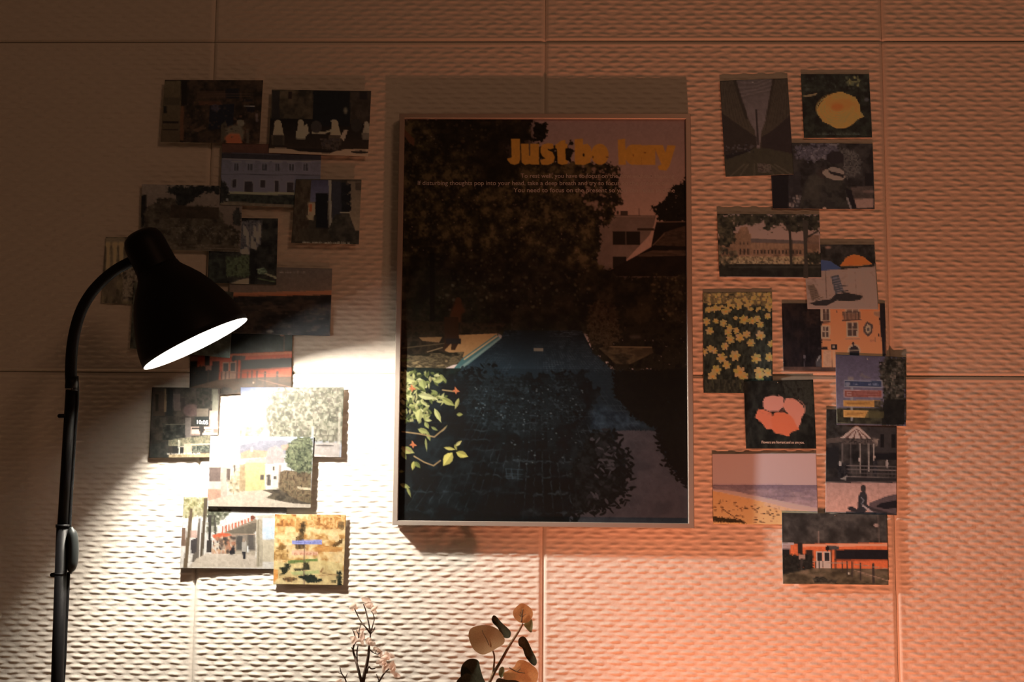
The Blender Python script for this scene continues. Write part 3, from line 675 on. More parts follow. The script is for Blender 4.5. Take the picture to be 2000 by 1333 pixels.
# ------------------------------------------------------------------ the photo prints: right cluster
q = [(1406, 158), (1538, 153), (1550, 341), (1417, 346)]
c = Cv(q, CE, (115, 73, 51), (40, 29, 22), 161)
c.grad(110, (56, 42, 36), 560, (70, 52, 45))
for k in range(9): c.line([(230 + k * 4, 300 - k * 22), (400, 250 - k * 14), (560, 220 - k * 20)], 14, (78 if k % 2 else 50, 58 if k % 2 else 38, 50 if k % 2 else 32), .4)
c.poly([(70, 125), (215, 120), (260, 290), (325, 470), (385, 580), (400, 740), (120, 800)], (44, 32, 22)); c.poly([(700, 95), (555, 105), (525, 290), (480, 490), (440, 600), (430, 740), (730, 800)], (42, 30, 21))
for k in range(8):
    t = k / 8; c.line([(75 + 125 * t, 130), (100 + 270 * t, 420 + 170 * t)], 7, (30, 21, 15), .6); c.line([(690 - 110 * t, 105), (700 - 250 * t, 440 + 150 * t)], 7, (30, 21, 14), .6)
c.poly([(190, 120), (220, 120), (300, 380), (330, 480), (300, 470)], (26, 18, 13), .8); c.poly([(545, 105), (570, 110), (520, 380), (480, 500), (490, 420)], (28, 19, 13), .8)
c.poly([(90, 420), (330, 590), (400, 640), (400, 740), (110, 800)], (24, 16, 13), .75); c.poly([(710, 430), (540, 580), (440, 640), (440, 740), (735, 800)], (24, 15, 14), .8)
c.line([(398, 395), (404, 560)], 13, (28, 20, 17)); c.line([(404, 540), (412, 700)], 18, (34, 24, 20))
c.poly([(110, 800), (380, 735), (480, 735), (740, 790), (760, 990), (120, 990)], (36, 28, 18)); c.poly([(120, 800), (390, 735), (330, 770), (130, 840)], (18, 13, 12))
for x0, x1 in ((330, 380), (220, 250), (150, 170), (520, 560), (600, 660), (690, 730)): c.line([(430 + (x0 - 430) * .5, 880), (x1, 985)], 14, (60, 46, 32), .5)
c.mott([(405, 870), (520, 880), (540, 960), (410, 950)], [(30, 22, 16), (66, 50, 38), (40, 28, 22)], 16); c.speck(40, [(120, 720), (380, 700), (380, 780), (130, 800)], [(60, 48, 44), (18, 14, 14)], 5, 12, .6); c.ell(365, 142, 7, 4, (150, 120, 100))
card('tall dim photo print of a street canyon with a distant column', q, 1, c, .003)

# yellow rose
q = [(1564, 145), (1697, 145), (1703, 269), (1570, 270)]
c = Cv(q, CE, (113, 72, 50), (16, 16, 11), 171)
c.mott(None, [(10, 9, 7), (16, 16, 11), (25, 25, 17)], 60)
c.poly([(815, 265), (900, 250), (955, 235), (930, 262), (840, 276)], (96, 70, 42)); c.speck(30, [(1200, 90), (1330, 90), (1330, 180), (1220, 180)], [(90, 76, 40), (60, 56, 34)], 5, 14, .8); c.speck(40, [(840, 90), (1380, 90), (1400, 220), (840, 220)], [(34, 36, 26), (46, 44, 34)], 4, 14, .5); c.ell(1390, 300, 22, 16, (46, 42, 38), soft=4)
rose = [(945, 390), (975, 330), (1030, 270), (1100, 240), (1165, 228), (1230, 255), (1290, 280), (1325, 345), (1335, 410), (1365, 455), (1310, 480), (1270, 520), (1200, 555), (1120, 558), (1060, 525), (1000, 500), (965, 450)]
c.poly(rose, (166, 110, 42)); c.mott(rose, [(140, 84, 30), (168, 110, 42), (184, 130, 56)], 60, a=.8)
c.poly([(1080, 300), (1180, 280), (1260, 330), (1240, 400), (1130, 400), (1060, 360)], (160, 92, 32), .8, 12); c.ell(1125, 365, 55, 32, (140, 66, 20), .9, soft=10)
for r in range(5):
    t = np.linspace(.3 + r * .35, 3.0 + r * .3, 12); c.line(np.c_[1130 + (60 + r * 32) * np.cos(t), 385 + (32 + r * 24) * np.sin(t)], 7, (200, 150, 74), .7); c.line(np.c_[1130 + (66 + r * 32) * np.cos(t + 1.2), 378 + (40 + r * 24) * np.sin(t + 1.2)], 6, (130, 78, 26), .6)
c.line([(1190, 500), (1215, 450), (1235, 430)], 9, (206, 156, 80), .7); c.poly([(1330, 400), (1366, 458), (1335, 450)], (190, 140, 66))
c.scrawl(945, 1330, 613, 12, (72, 70, 56), .7)
card('square photo print of a single yellow rose on black', q, 0, c, .003)

# figure in straw hat
q = [(1503, 279), (1704, 281), (1708, 409), (1509, 408)]
c = Cv(q, CE, (120, 75, 53), (26, 20, 18), 181)
c.mott(None, [(16, 12, 11), (26, 20, 18), (36, 28, 24)], 70)
c.mott([(740, 720), (1000, 690), (1130, 690), (1150, 760), (1040, 830), (900, 850), (760, 830)], [(26, 20, 22), (66, 54, 54), (40, 32, 34), (86, 70, 66)], 22, rag=20)
c.mott([(1140, 720), (1280, 760), (1350, 860), (1300, 1000), (1200, 1020), (1180, 880)], [(34, 27, 24), (66, 54, 46), (28, 22, 20)], 18, rag=18); c.line([(1060, 700), (1125, 705)], 9, (92, 74, 66))
c.rect(545, 980, 690, 1280, (13, 10, 11)); c.rect(690, 950, 800, 1280, (30, 23, 22), .6); c.rect(1380, 960, 1450, 1080, (16, 12, 12)); c.ell(1110, 820, 80, 60, (24, 17, 17))
c.mott([(1200, 1090), (1455, 1080), (1460, 1200), (1280, 1200)], [(40, 29, 24), (56, 40, 33)], 40); c.poly([(1270, 1195), (1460, 1195), (1460, 1275), (1310, 1280)], (106, 70, 56)); c.ell(1420, 1130, 60, 14, (84, 56, 46), .7, soft=6)
c.mott([(830, 1060), (870, 990), (960, 960), (1040, 990), (1180, 1040), (1260, 1110), (1300, 1275), (790, 1280)], [(20, 16, 14), (36, 29, 23), (28, 22, 19)], 70); c.poly([(830, 1100), (880, 985), (980, 965), (1010, 1040), (960, 1200), (820, 1200)], (44, 35, 27), .7, 14)
c.ell(1000, 960, 50, 50, (36, 24, 20), .8, soft=8)
c.ell(1100, 975, 104, 46, (122, 92, 74), rot=14); c.ell(1120, 950, 72, 38, (100, 76, 62), rot=12); c.poly([(1050, 930), (1190, 975), (1185, 1005), (1060, 965)], (24, 18, 17)); c.ell(1105, 930, 55, 22, (104, 80, 66), rot=10)
c.poly([(1200, 1090), (1260, 1120), (1310, 1280), (1270, 1280), (1230, 1190)], (16, 12, 13)); c.line([(1222, 1190), (1255, 1278)], 14, (130, 106, 96)); c.speck(30, [(690, 1170), (800, 1170), (800, 1270), (690, 1270)], [(84, 68, 60), (50, 38, 36), (120, 90, 74)], 5, 14, .7); c.ell(1018, 1277, 14, 7, (150, 104, 80))
card('dark photo print of a figure seen from behind in a pale straw hat', q, 0, c, .003)

# palace behind pines
q = [(1401, 418), (1600, 419), (1604, 544), (1405, 542)]
c = Cv(q, CF, (128, 78, 54), (104, 70, 55), 191)
c.grad(30, (106, 72, 58), 240, (124, 82, 64))
c.mott([(170, 240), (180, 190), (330, 180), (350, 135), (400, 130), (420, 200), (430, 235), (970, 250), (970, 430), (180, 430)], [(74, 44, 28), (92, 56, 36), (108, 66, 44)], 50)
c.poly([(430, 228), (840, 245), (970, 250), (970, 275), (430, 258)], (66, 47, 38)); c.rect(430, 270, 840, 310, (100, 62, 40)); c.rect(300, 190, 430, 330, (92, 56, 36), .8); c.rect(870, 200, 970, 310, (78, 46, 30), .8)
for x in range(450, 840, 28): c.rect(x, 318, x + 14, 350, (40, 26, 18)); c.line([(x + 21, 255), (x + 21, 312)], 3, (74, 44, 30), .6)
for x in (205, 235, 340, 370, 400): c.rect(x, 310, x + 16, 352, (38, 24, 17)); c.rect(x, 255, x + 12, 280, (52, 33, 22))
c.mott([(180, 370), (960, 370), (960, 430), (180, 440)], [(52, 40, 24), (96, 66, 42), (140, 96, 62), (64, 48, 28)], 18); c.speck(70, [(270, 405), (700, 405), (700, 436), (270, 440)], [(150, 108, 70), (170, 124, 84), (60, 44, 28)], 4, 10, .8)
c.mott([(180, 430), (990, 430), (990, 530), (180, 530)], [(18, 14, 10), (28, 22, 15)], 40); c.rect(250, 445, 985, 462, (42, 32, 22), .6)
c.mott([(165, 35), (300, 35), (340, 90), (300, 140), (310, 230), (250, 300), (180, 290)], [(20, 16, 11), (38, 29, 18), (56, 42, 26)], 26, rag=18); c.mott([(290, 35), (560, 35), (480, 120), (400, 110), (340, 130)], [(24, 19, 13), (46, 35, 22)], 24, rag=22)
c.mott([(490, 60), (600, 35), (970, 40), (970, 180), (900, 150), (830, 160), (760, 190), (720, 150), (650, 110), (560, 170), (520, 170), (540, 110)], [(17, 14, 10), (32, 25, 16), (44, 34, 22)], 26, rag=18)
c.line([(730, 130), (745, 250), (750, 440)], 22, (34, 25, 18)); c.poly([(835, 90), (885, 90), (875, 300), (885, 545), (845, 545), (850, 300)], (40, 29, 21)); c.line([(880, 215), (960, 170)], 14, (36, 26, 19)); c.line([(700, 110), (730, 170)], 9, (32, 24, 17))
c.mott([(870, 340), (980, 330), (985, 430), (880, 430)], [(22, 18, 12), (38, 30, 19)], 24, rag=12); c.speck(60, [(180, 300), (330, 330), (330, 430), (180, 440)], [(30, 24, 16), (80, 58, 38), (48, 38, 24)], 6, 16, .7)
card('photo print of a sandstone palace arcade behind dark pine trees', q, 2, c, .003)

# beach chairs and parasols
q = [(1569, 478), (1707, 478), (1715, 605), (1577, 604)]
c = Cv(q, CF, (131, 80, 56), (116, 82, 66), 201)
c.mott([(840, 270), (1410, 270), (1410, 460), (840, 480)], [(20, 15, 12), (30, 23, 18), (40, 30, 24)], 40); c.ell(1040, 295, 24, 10, (104, 62, 46), soft=4)
c.mott([(840, 470), (1150, 470), (1410, 448), (1440, 790), (870, 790)], [(104, 72, 57), (120, 84, 67), (128, 92, 74)], 60); c.speck(160, [(880, 520), (1400, 480), (1430, 780), (880, 780)], [(96, 66, 52), (136, 98, 80)], 3, 7, .5)
c.poly([(860, 480), (990, 395), (1060, 405), (1150, 465), (1000, 482)], (52, 62, 84)); c.poly([(1060, 405), (1150, 465), (1080, 474), (1030, 440)], (40, 50, 70))
c.poly([(1135, 445), (1180, 380), (1245, 350), (1320, 372), (1390, 425), (1300, 440), (1200, 440)], (206, 94, 32)); c.poly([(1200, 375), (1245, 352), (1240, 438), (1160, 440)], (182, 78, 28), .6); c.line([(1145, 448), (1300, 444), (1385, 430)], 7, (60, 40, 26))
c.line([(1020, 480), (1030, 700)], 6, (60, 42, 34)); c.line([(1253, 452), (1266, 660)], 6, (60, 42, 34))
c.poly([(890, 735), (980, 715), (1060, 705), (1100, 665), (1190, 652), (1320, 680), (1290, 712), (1200, 722), (1110, 715), (1030, 755), (940, 755)], (30, 23, 20))
c.poly([(1060, 525), (1125, 510), (1165, 640), (1095, 665)], (46, 42, 42))
for k in range(6): c.line([(1070 + k * 6, 545 + k * 20), (1130 + k * 6, 532 + k * 19)], 5, (104, 78, 68), .8)
c.line([(1150, 600), (1200, 596)], 8, (40, 34, 32)); c.line([(1150, 650), (1200, 636)], 8, (34, 28, 26)); c.poly([(1075, 535), (1110, 528), (1112, 540), (1078, 548)], (130, 112, 108))
c.poly([(878, 600), (930, 588), (975, 690), (915, 725)], (78, 54, 40))
for k in range(6): c.line([(888 + k * 7, 615 + k * 18), (938 + k * 7, 605 + k * 16)], 4, (48, 33, 26), .8)
c.line([(940, 720), (1000, 690)], 8, (60, 42, 32))
card('photo print of deck chairs on sand below an orange and a blue parasol', q, 1, c, .003)

# orange house front
q = [(1527, 593), (1728, 593), (1732, 727), (1530, 725)]
c = Cv(q, CF, (142, 88, 63), (198, 106, 58), 211)
c.grad(730, (190, 98, 54), 1270, (206, 112, 62))
c.mott([(670, 730), (1000, 730), (985, 1270), (670, 1270)], [(13, 9, 9), (20, 13, 12), (30, 17, 14)], 80, ax=.5); c.mott([(840, 800), (1000, 790), (1000, 900), (840, 900)], [(18, 12, 11), (40, 22, 16)], 30, rag=10)
for x, y0, y1, wd in ((1020, 770, 870, 26), (1020, 920, 1005, 24), (1230, 770, 810, 44), (1230, 892, 995, 36)):
    c.rect(x - wd - 10, y0 - 8, x + wd + 10, y1 + 8, (186, 136, 100)); c.rect(x - wd, y0, x + wd, y1, (58, 38, 30)); c.rect(x - 4, y0, x + 4, y1, (180, 132, 98)); c.rect(x - wd, (y0 + y1) / 2 - 3, x + wd, (y0 + y1) / 2 + 3, (140, 100, 74))
c.poly([(1150, 800), (1300, 800), (1290, 870), (1170, 880)], (84, 54, 40), .8)
for x in range(1155, 1300, 14): c.line([(x, 805), (x, 868)], 4, (40, 26, 22))
c.line([(1150, 872), (1300, 868)], 12, (58, 36, 28)); c.rect(1000, 800, 1050, 890, (60, 38, 30), .6); c.line([(990, 892), (1055, 888)], 10, (50, 32, 26))
c.line([(985, 1022), (1060, 1024)], 12, (92, 54, 36)); c.line([(1175, 1016), (1290, 1014)], 12, (120, 74, 50)); c.line([(985, 1038), (1480, 1030)], 5, (170, 90, 52))
c.poly([(1315, 925), (1345, 880), (1392, 905), (1388, 965), (1355, 1000), (1320, 970)], (56, 38, 32)); c.poly([(1332, 930), (1350, 902), (1376, 920), (1374, 955), (1352, 978), (1334, 960)], (180, 130, 92)); c.poly([(1342, 930), (1364, 925), (1362, 955), (1346, 958)], (60, 46, 40))
c.rect(1365, 1020, 1405, 1046, (140, 72, 42)); c.line([(1410, 1000), (1412, 1040)], 5, (90, 50, 34)); c.ell(1437, 986, 7, 12, (40, 26, 22))
c.ell(1243, 1120, 52, 62, (190, 134, 96)); c.ell(1243, 1122, 42, 52, (36, 26, 24)); c.rect(1190, 1120, 1300, 1160, (198, 108, 60)); c.rect(1202, 1118, 1284, 1160, (34, 25, 23)); c.line([(1200, 1108), (1288, 1106)], 7, (190, 140, 100)); c.ell(1235, 1054, 13, 14, (40, 26, 22))
c.rect(1060, 1060, 1108, 1100, (26, 19, 18)); c.ell(1084, 1080, 10, 12, (120, 84, 62)); c.poly([(960, 1085), (1030, 1082), (1040, 1100), (960, 1102)], (30, 20, 18)); c.rect(1000, 1105, 1062, 1235, (140, 88, 60)); c.rect(1068, 1110, 1095, 1235, (176, 108, 70)); c.line([(1072, 1100), (1072, 1235)], 5, (46, 30, 24))
c.poly([(940, 1200), (962, 1150), (985, 1180), (985, 1235), (945, 1235)], (52, 42, 38)); c.line([(950, 1195), (975, 1150)], 7, (130, 106, 90)); c.ell(852, 1160, 8, 16, (70, 54, 50)); c.line([(855, 1180), (850, 1240)], 8, (50, 36, 32))
c.mott([(670, 1238), (1740, 1238), (1740, 1290), (670, 1280)], [(50, 30, 23), (74, 44, 32)], 40, ax=3); c.poly([(1450, 735), (1490, 735), (1490, 1270), (1470, 1270), (1465, 1100), (1440, 840)], (26, 18, 17)); c.poly([(1395, 800), (1445, 800), (1445, 850), (1400, 830)], (120, 72, 48))
c.ell(1106, 805, 8, 12, (90, 50, 34))
card('photo print of an orange house front with balconies and a dark street', q, 0, c, .004)

# road signs
q = [(1632, 693), (1769, 698), (1769, 833), (1634, 830)]
c = Cv(q, (1630, 690, 8.89), (153, 98, 74), (62, 50, 56), 221)
c.grad(40, (62, 50, 58), 900, (82, 66, 72))
c.mott([(20, 960), (860, 960), (1240, 1270), (20, 1230)], [(26, 21, 14), (40, 32, 21), (50, 40, 26)], 90)
c.mott([(760, 220), (870, 70), (1240, 80), (1240, 1270), (800, 1270), (780, 1000), (850, 800), (860, 620), (780, 400)], [(18, 15, 12), (34, 27, 20), (56, 44, 34), (28, 23, 17)], 70, rag=36); c.speck(120, [(780, 200), (1220, 100), (1220, 800), (860, 780)], [(84, 66, 54), (24, 20, 16), (104, 78, 62), (50, 46, 34)], 8, 26, .6)
c.mott([(860, 820), (1235, 820), (1235, 1265), (820, 1260)], [(16, 13, 11), (24, 19, 15)], 80)
c.rect(285, 470, 315, 1190, (104, 88, 80)); c.rect(235, 420, 325, 470, (92, 72, 64)); c.poly([(430, 400), (475, 340), (520, 390), (640, 430), (560, 450)], (84, 66, 60), .7)
def sgn(x0, y0, x1, y1, col_, rim, cut=0):
    c.poly([(x0, y0), (x1 - cut, y0 + 12), (x1, y0 + 40), (x1 - cut * .2, y1), (x0, y1 - 20)], rim); c.poly([(x0 + 14, y0 + 14), (x1 - 18 - cut, y0 + 26), (x1 - 14, y0 + 48), (x1 - 16, y1 - 14), (x0 + 14, y1 - 34)], col_)
sgn(165, 470, 830, 615, (36, 40, 54), (130, 112, 106)); sgn(160, 640, 830, 790, (104, 46, 36), (134, 88, 78)); sgn(150, 820, 800, 955, (142, 84, 34), (154, 98, 50)); c.mott([(690, 830), (810, 840), (810, 960), (690, 950)], [(40, 30, 20), (66, 48, 34)], 40)
sgn(150, 990, 590, 1135, (146, 88, 36), (156, 100, 50)); c.poly([(590, 1010), (530, 1130), (860, 1150), (860, 1030)], (62, 48, 26), .8)
c.ell(230, 540, 42, 36, (104, 92, 92), .8); c.rect(222, 535, 238, 590, (104, 92, 92)); c.rect(210, 675, 300, 740, (140, 96, 84), .8); c.rect(222, 690, 288, 725, (104, 46, 36)); c.rect(320, 680, 780, 700, (120, 64, 54), .5); c.rect(320, 715, 780, 735, (124, 66, 56), .4)
for y, x0, x1 in ((880, 210, 620), (1060, 220, 500)): c.rect(x0, y - 10, x1, y + 12, (104, 58, 24), .6)
c.ell(575, 103, 12, 12, (210, 190, 190)); c.rect(290, 600, 316, 650, (120, 104, 98))
c.line([(30, 960), (40, 1205), (420, 1235)], 8, (130, 110, 80), .8)
c.scrawl(330, 395, 560, 36, (104, 96, 100), .8); c.scrawl(590, 800, 562, 34, (120, 110, 112), .8); c.scrawl(330, 760, 735, 24, (128, 72, 62), .5); c.scrawl(220, 600, 890, 30, (112, 64, 26), .7); c.scrawl(230, 480, 1070, 30, (112, 64, 26), .7)
c7 = card('photo print of stacked blue, red and yellow road signs beside a tree', q, 2, c, .005)

# daffodils
q = [(1373, 572), (1508, 570), (1509, 769), (1374, 768)]
c = Cv(q, CF, (143, 86, 59), (32, 29, 20), 231)
c.mott(None, [(20, 18, 12), (32, 29, 20), (44, 38, 25)], 36, ax=.4)
c.mott([(40, 640), (610, 640), (610, 760), (40, 740)], [(44, 34, 20), (110, 72, 38), (60, 46, 26), (130, 88, 44)], 18)
r = np.random.default_rng(4)
fl = [(x, y, k) for x, y, k in zip(r.uniform(60, 600, 90), r.uniform(660, 800, 90), r.uniform(.28, .5, 90))]
fl += [(100, 790, .8), (140, 785, .8), (228, 805, .9), (310, 855, .6), (375, 868, 1.2), (440, 875, 1), (480, 860, .9), (505, 905, .9), (560, 840, .8), (80, 885, 1), (155, 880, .7), (213, 895, .9), (262, 930, .8), (105, 958, 1), (250, 968, 1), (315, 955, .8), (395, 982, 1), (268, 1025, 1.1), (343, 1008, 1.1), (505, 990, 1.2), (590, 1055, .9), (430, 1050, 1), (225, 1078, 1), (110, 1100, .9), (145, 1115, .8), (60, 1125, .9), (200, 1170, 1.3), (305, 1152, 1.3), (470, 1170, 1.3), (575, 1160, 1.1), (240, 1225, 1.1), (340, 1280, 1.6), (375, 1310, 1.1), (160, 1265, 1.2), (495, 1275, 1.3), (562, 1280, 1.1), (125, 1315, 1.2), (500, 1310, 1.2)]
r2 = random.Random(9)
for x, y, k in sorted(fl, key=lambda f: f[1]):
    a0 = r2.uniform(0, 60)
    for p in range(6):
        t = math.radians(a0 + p * 60); c.ell(x + 17 * k * math.cos(t), y + 17 * k * math.sin(t), 15 * k, 9 * k, (206, 146 + r2.uniform(-14, 10), 72 + r2.uniform(-14, 10)), rot=math.degrees(t))
    c.ell(x + 3 * k, y + 2 * k, 10 * k, 9 * k, (196, 116, 40)); c.ell(x + 3 * k, y + 2 * k, 5 * k, 4 * k, (150, 84, 30))
c.mott([(40, 1340), (620, 1340), (620, 1460), (40, 1460)], [(22, 19, 13), (36, 31, 21), (48, 40, 26)], 24, ax=.3)
for x in (125, 340, 500): c.line([(x, 1330), (x + 8, 1410)], 6, (58, 50, 28))
card('tall photo print of yellow daffodils in dark grass', q, 0, c, .003)

# pink roses
q = [(1453, 745), (1588, 742), (1594, 877), (1457, 877)]
c = Cv(q, CG, (168, 115, 90), (26, 22, 17), 241)
c.mott(None, [(16, 13, 10), (25, 21, 16), (34, 29, 22)], 60, ax=.6); c.mott([(640, 250), (870, 245), (880, 520), (800, 480), (760, 380), (660, 340)], [(22, 18, 14), (46, 40, 30), (34, 29, 22)], 34, ax=.5)
def bloom(pts, cc, cx, cy, n=5):
    c.poly(pts, cc); c.mott(pts, [np.array(cc) * .82, np.array(cc), np.minimum(np.array(cc) * 1.1, 255)], 40, a=.9)
    for k in range(n):
        t = np.linspace(k * 1.3, k * 1.3 + 2.2, 10); R_ = 22 + k * 17; c.line(np.c_[cx + R_ * np.cos(t), cy + R_ * .8 * np.sin(t)], 4, np.minimum(np.array(cc) * 1.17, 255), .6); c.line(np.c_[cx + (R_ + 5) * np.cos(t + .5), cy + (R_ + 4) * .8 * np.sin(t + .5)], 3, np.array(cc) * .7, .55)
bloom([(435, 515), (460, 455), (500, 460), (560, 480), (580, 600), (520, 600), (480, 550)], (206, 88, 54), 520, 530, 3)
bloom([(495, 400), (510, 365), (560, 355), (640, 362), (650, 430), (610, 470), (540, 470), (500, 450)], (222, 122, 96), 570, 415)
bloom([(640, 430), (665, 375), (730, 378), (790, 430), (803, 465), (780, 510), (770, 560), (740, 600), (690, 500)], (224, 116, 86), 715, 450)
bloom([(555, 540), (580, 480), (640, 470), (700, 500), (740, 570), (760, 600), (695, 625), (685, 655), (640, 640), (590, 635), (565, 610)], (226, 92, 52), 640, 560)
c.ell(630, 468, 24, 12, (60, 30, 22), .8, soft=4)
c9 = card('square photo print of coral pink roses with a white caption on black', q, 2, c, .005)

# carousel
q = [(1614, 800), (1751, 802), (1751, 1007), (1612, 1002)]
c = Cv(q, CG, (175, 116, 90), (40, 32, 28), 251)
c.mott(None, [(24, 19, 17), (38, 30, 26), (54, 42, 36)], 70); c.mott([(960, 460), (1100, 460), (1080, 660), (960, 690)], [(30, 24, 20), (50, 40, 34)], 30)
c.rect(1290, 580, 1500, 800, (48, 37, 33), .8)
for x in (1365, 1450): c.rect(x, 640, x + 30, 740, (22, 17, 16))
c.poly([(960, 680), (1090, 660), (1080, 700), (960, 715)], (80, 58, 48), .8); c.rect(1300, 780, 1490, 830, (22, 18, 18)); c.rect(965, 740, 1060, 900, (28, 23, 21))
c.poly([(1185, 580), (1200, 580), (1300, 672), (1070, 672)], (140, 96, 78))
for k, (a, b) in enumerate(((1070, 1100), (1130, 1160), (1180, 1215), (1240, 1262), (1284, 1300))): c.poly([(1188, 585), (1196, 585), (b, 674), (a, 674)], (226, 172, 146))
for a, b in ((1102, 1128), (1162, 1178), (1218, 1238), (1264, 1282)): c.poly([(1190, 600), (1195, 600), (b, 674), (a, 674)], (84, 52, 44))
c.mott([(1060, 672), (1310, 670), (1360, 690), (1350, 720), (1080, 715)], [(34, 26, 23), (84, 62, 52), (50, 38, 33)], 18); c.mott([(1300, 670), (1355, 675), (1345, 730), (1310, 740)], [(60, 44, 38), (120, 90, 74)], 14)
for x in (1085, 1150, 1215, 1278, 1318): c.line([(x, 715), (x, 930 if x != 1278 else 915)], 8 if x == 1278 else 6, (150, 118, 100) if x in (1215, 1278, 1318) else (84, 66, 58))
c.mott([(1050, 850), (1140, 860), (1130, 970), (1050, 970)], [(16, 14, 15), (40, 33, 31)], 18, rag=8); c.mott([(1310, 840), (1345, 840), (1340, 960), (1310, 960)], [(18, 15, 16), (46, 38, 36)], 14); c.ell(1068, 862, 10, 16, (206, 170, 150)); c.ell(1210, 830, 8, 14, (150, 116, 100)); c.ell(1415, 860, 9, 30, (140, 110, 96)); c.ell(1320, 810, 8, 14, (150, 110, 92))
for y in (875, 905, 932, 955): c.line([(1120, y), (1490, y + 3)], 5, (104, 80, 70) if y != 932 else (66, 50, 45))
for x in range(1140, 1490, 26): c.line([(x, 875), (x, 955)], 3, (70, 54, 48), .7)
c.rect(960, 965, 1490, 1000, (34, 27, 25)); c.line([(960, 1000), (1490, 992)], 5, (104, 78, 68)); c.poly([(1070, 975), (1120, 945), (1110, 985)], (140, 116, 100), .7)
c.grad(1002, (150, 98, 82), 1240, (178, 112, 90), [(955, 1006), (1495, 998), (1495, 1260), (955, 1240)])
c.poly([(1280, 1150), (1400, 1100), (1500, 1075), (1500, 1250), (1300, 1230)], (74, 52, 48)); c.poly([(1360, 1150), (1500, 1120), (1500, 1180), (1400, 1190), (1330, 1175)], (26, 20, 20)); c.line([(1290, 1190), (1500, 1245)], 20, (46, 34, 32))
c.poly([(1195, 1190), (1200, 1110), (1215, 1070), (1250, 1060), (1268, 1100), (1262, 1160), (1290, 1175), (1240, 1225), (1180, 1220)], (40, 33, 32)); c.ell(1238, 1042, 20, 26, (46, 35, 31)); c.poly([(1120, 1185), (1150, 1175), (1200, 1200), (1190, 1222), (1130, 1205)], (40, 31, 30)); c.line([(1235, 1170), (1310, 1222)], 12, (150, 116, 104)); c.line([(1222, 1110), (1240, 1130), (1225, 1160)], 6, (104, 92, 88)); c.rect(1110, 1215, 1330, 1235, (36, 28, 28), .7)
card('tall photo print of a striped carousel with a figure sitting on a car', q, 0, c, .003)

# beach
q = [(1391, 887), (1594, 886), (1598, 1026), (1393, 1024)]
c = Cv(q, CH, (195, 135, 110), (206, 150, 136), 261)
c.grad(75, (212, 148, 134), 350, (210, 152, 140))
c.grad(352, (112, 82, 88), 520, (150, 108, 106), [(90, 352), (1050, 350), (1050, 560), (700, 500), (400, 450), (95, 398)])
c.mott([(90, 370), (1050, 400), (1050, 540), (600, 480), (300, 440)], [(112, 84, 90), (136, 100, 100), (160, 116, 112)], 24, ax=5, a=.6)
c.poly([(95, 396), (300, 415), (450, 450), (620, 480), (800, 515), (1045, 565), (1045, 600), (800, 570), (560, 510), (380, 470), (95, 410)], (214, 156, 138), soft=4); c.line([(420, 462), (600, 480), (780, 520), (960, 545)], 9, (236, 182, 162), .8); c.ell(600, 478, 12, 4, (255, 220, 200))
c.grad(400, (206, 130, 76), 720, (226, 156, 96), [(95, 408), (380, 468), (560, 508), (800, 568), (1050, 600), (1050, 730), (95, 720)])
c.poly([(560, 510), (800, 568), (1045, 600), (1045, 620), (780, 600), (560, 540)], (198, 138, 108), .8, 6)
c.speck(70, [(110, 480), (420, 520), (700, 560), (700, 700), (450, 690), (300, 640), (110, 600)], [(96, 56, 32), (60, 38, 26), (150, 88, 50)], 3, 9, .8, 1.8)
c.line([(190, 575), (300, 650), (390, 690)], 8, (84, 52, 34)); c.mott([(100, 640), (250, 655), (350, 670), (420, 700), (100, 685)], [(40, 30, 20), (70, 50, 32)], 14, rag=8)
for x, y in ((500, 570), (590, 585), (630, 610), (640, 650), (490, 665), (525, 680), (560, 610), (610, 620)): c.ell(x, y, 12, 5, (66, 42, 30))
card('photo print of a pale sandy beach below a hazy pink sky', q, 0, c, .003)

c = Cv(QT, CH, (199, 132, 103), (50, 40, 34), 271); train(c, (56, 44, 37))
c12 = card('photo print of an orange train behind a wooden fence, beside the panel seam', QT, 2, c, .004)
# ------------------------------------------------------------------ framed poster
P1 = (760, 210, 3.1); P2 = (760, 620, 3.1)
OUT = [(780.1, 221.4), (1349, 221.7), (1356.5, 1033), (765.8, 1026.5)]
INN = [(789.9, 230.9), (1339, 232.3), (1344.6, 1022.8), (776.8, 1017.2)]
PRINT_Y = FRONT + 0.0075
qi = [(786, 227), (1343, 228), (1349, 1027), (773, 1021)]          # print reaches under the rebate
c = Cv(qi, P1, None, (190, 186, 194), 301, sat=.95)
c.grad(70, (182, 178, 194), 660, (214, 198, 196))
DK, MD, LT = (34, 34, 28), (60, 60, 46), (112, 110, 84)
c.mott([(1240, 660), (1600, 668), (1592, 720), (1560, 790), (1400, 960), (1300, 1010), (1230, 1010)], [(132, 128, 128), (146, 142, 142)], 80)
c.rect(1390, 640, 1435, 668, (84, 80, 78)); c.line([(1502, 625), (1502, 668)], 4, (110, 104, 104)); c.line([(1240, 672), (1600, 676)], 5, (170, 164, 162))
for a in ((1342, 765, 1505, 848), (1340, 920, 1420, 990), (1225, 757, 1258, 800)): c.rect(*a, (44, 42, 40))
c.line([(1420, 765), (1420, 848)], 6, (120, 114, 110)); c.rect(1490, 745, 1590, 760, (70, 64, 60))
c.mott([(1810, 395), (1770, 440), (1740, 480), (1700, 490), (1680, 540), (1640, 570), (1620, 610), (1560, 620), (1590, 650), (1620, 690), (1610, 710), (1820, 720)], [(20, 21, 18), (34, 35, 29), (26, 27, 23)], 30, rag=14)
c.mott([(1605, 705), (1820, 705), (1820, 1040), (1280, 1040), (1300, 1015), (1480, 915), (1570, 860), (1590, 760)], [(28, 25, 22), (40, 35, 31)], 60)
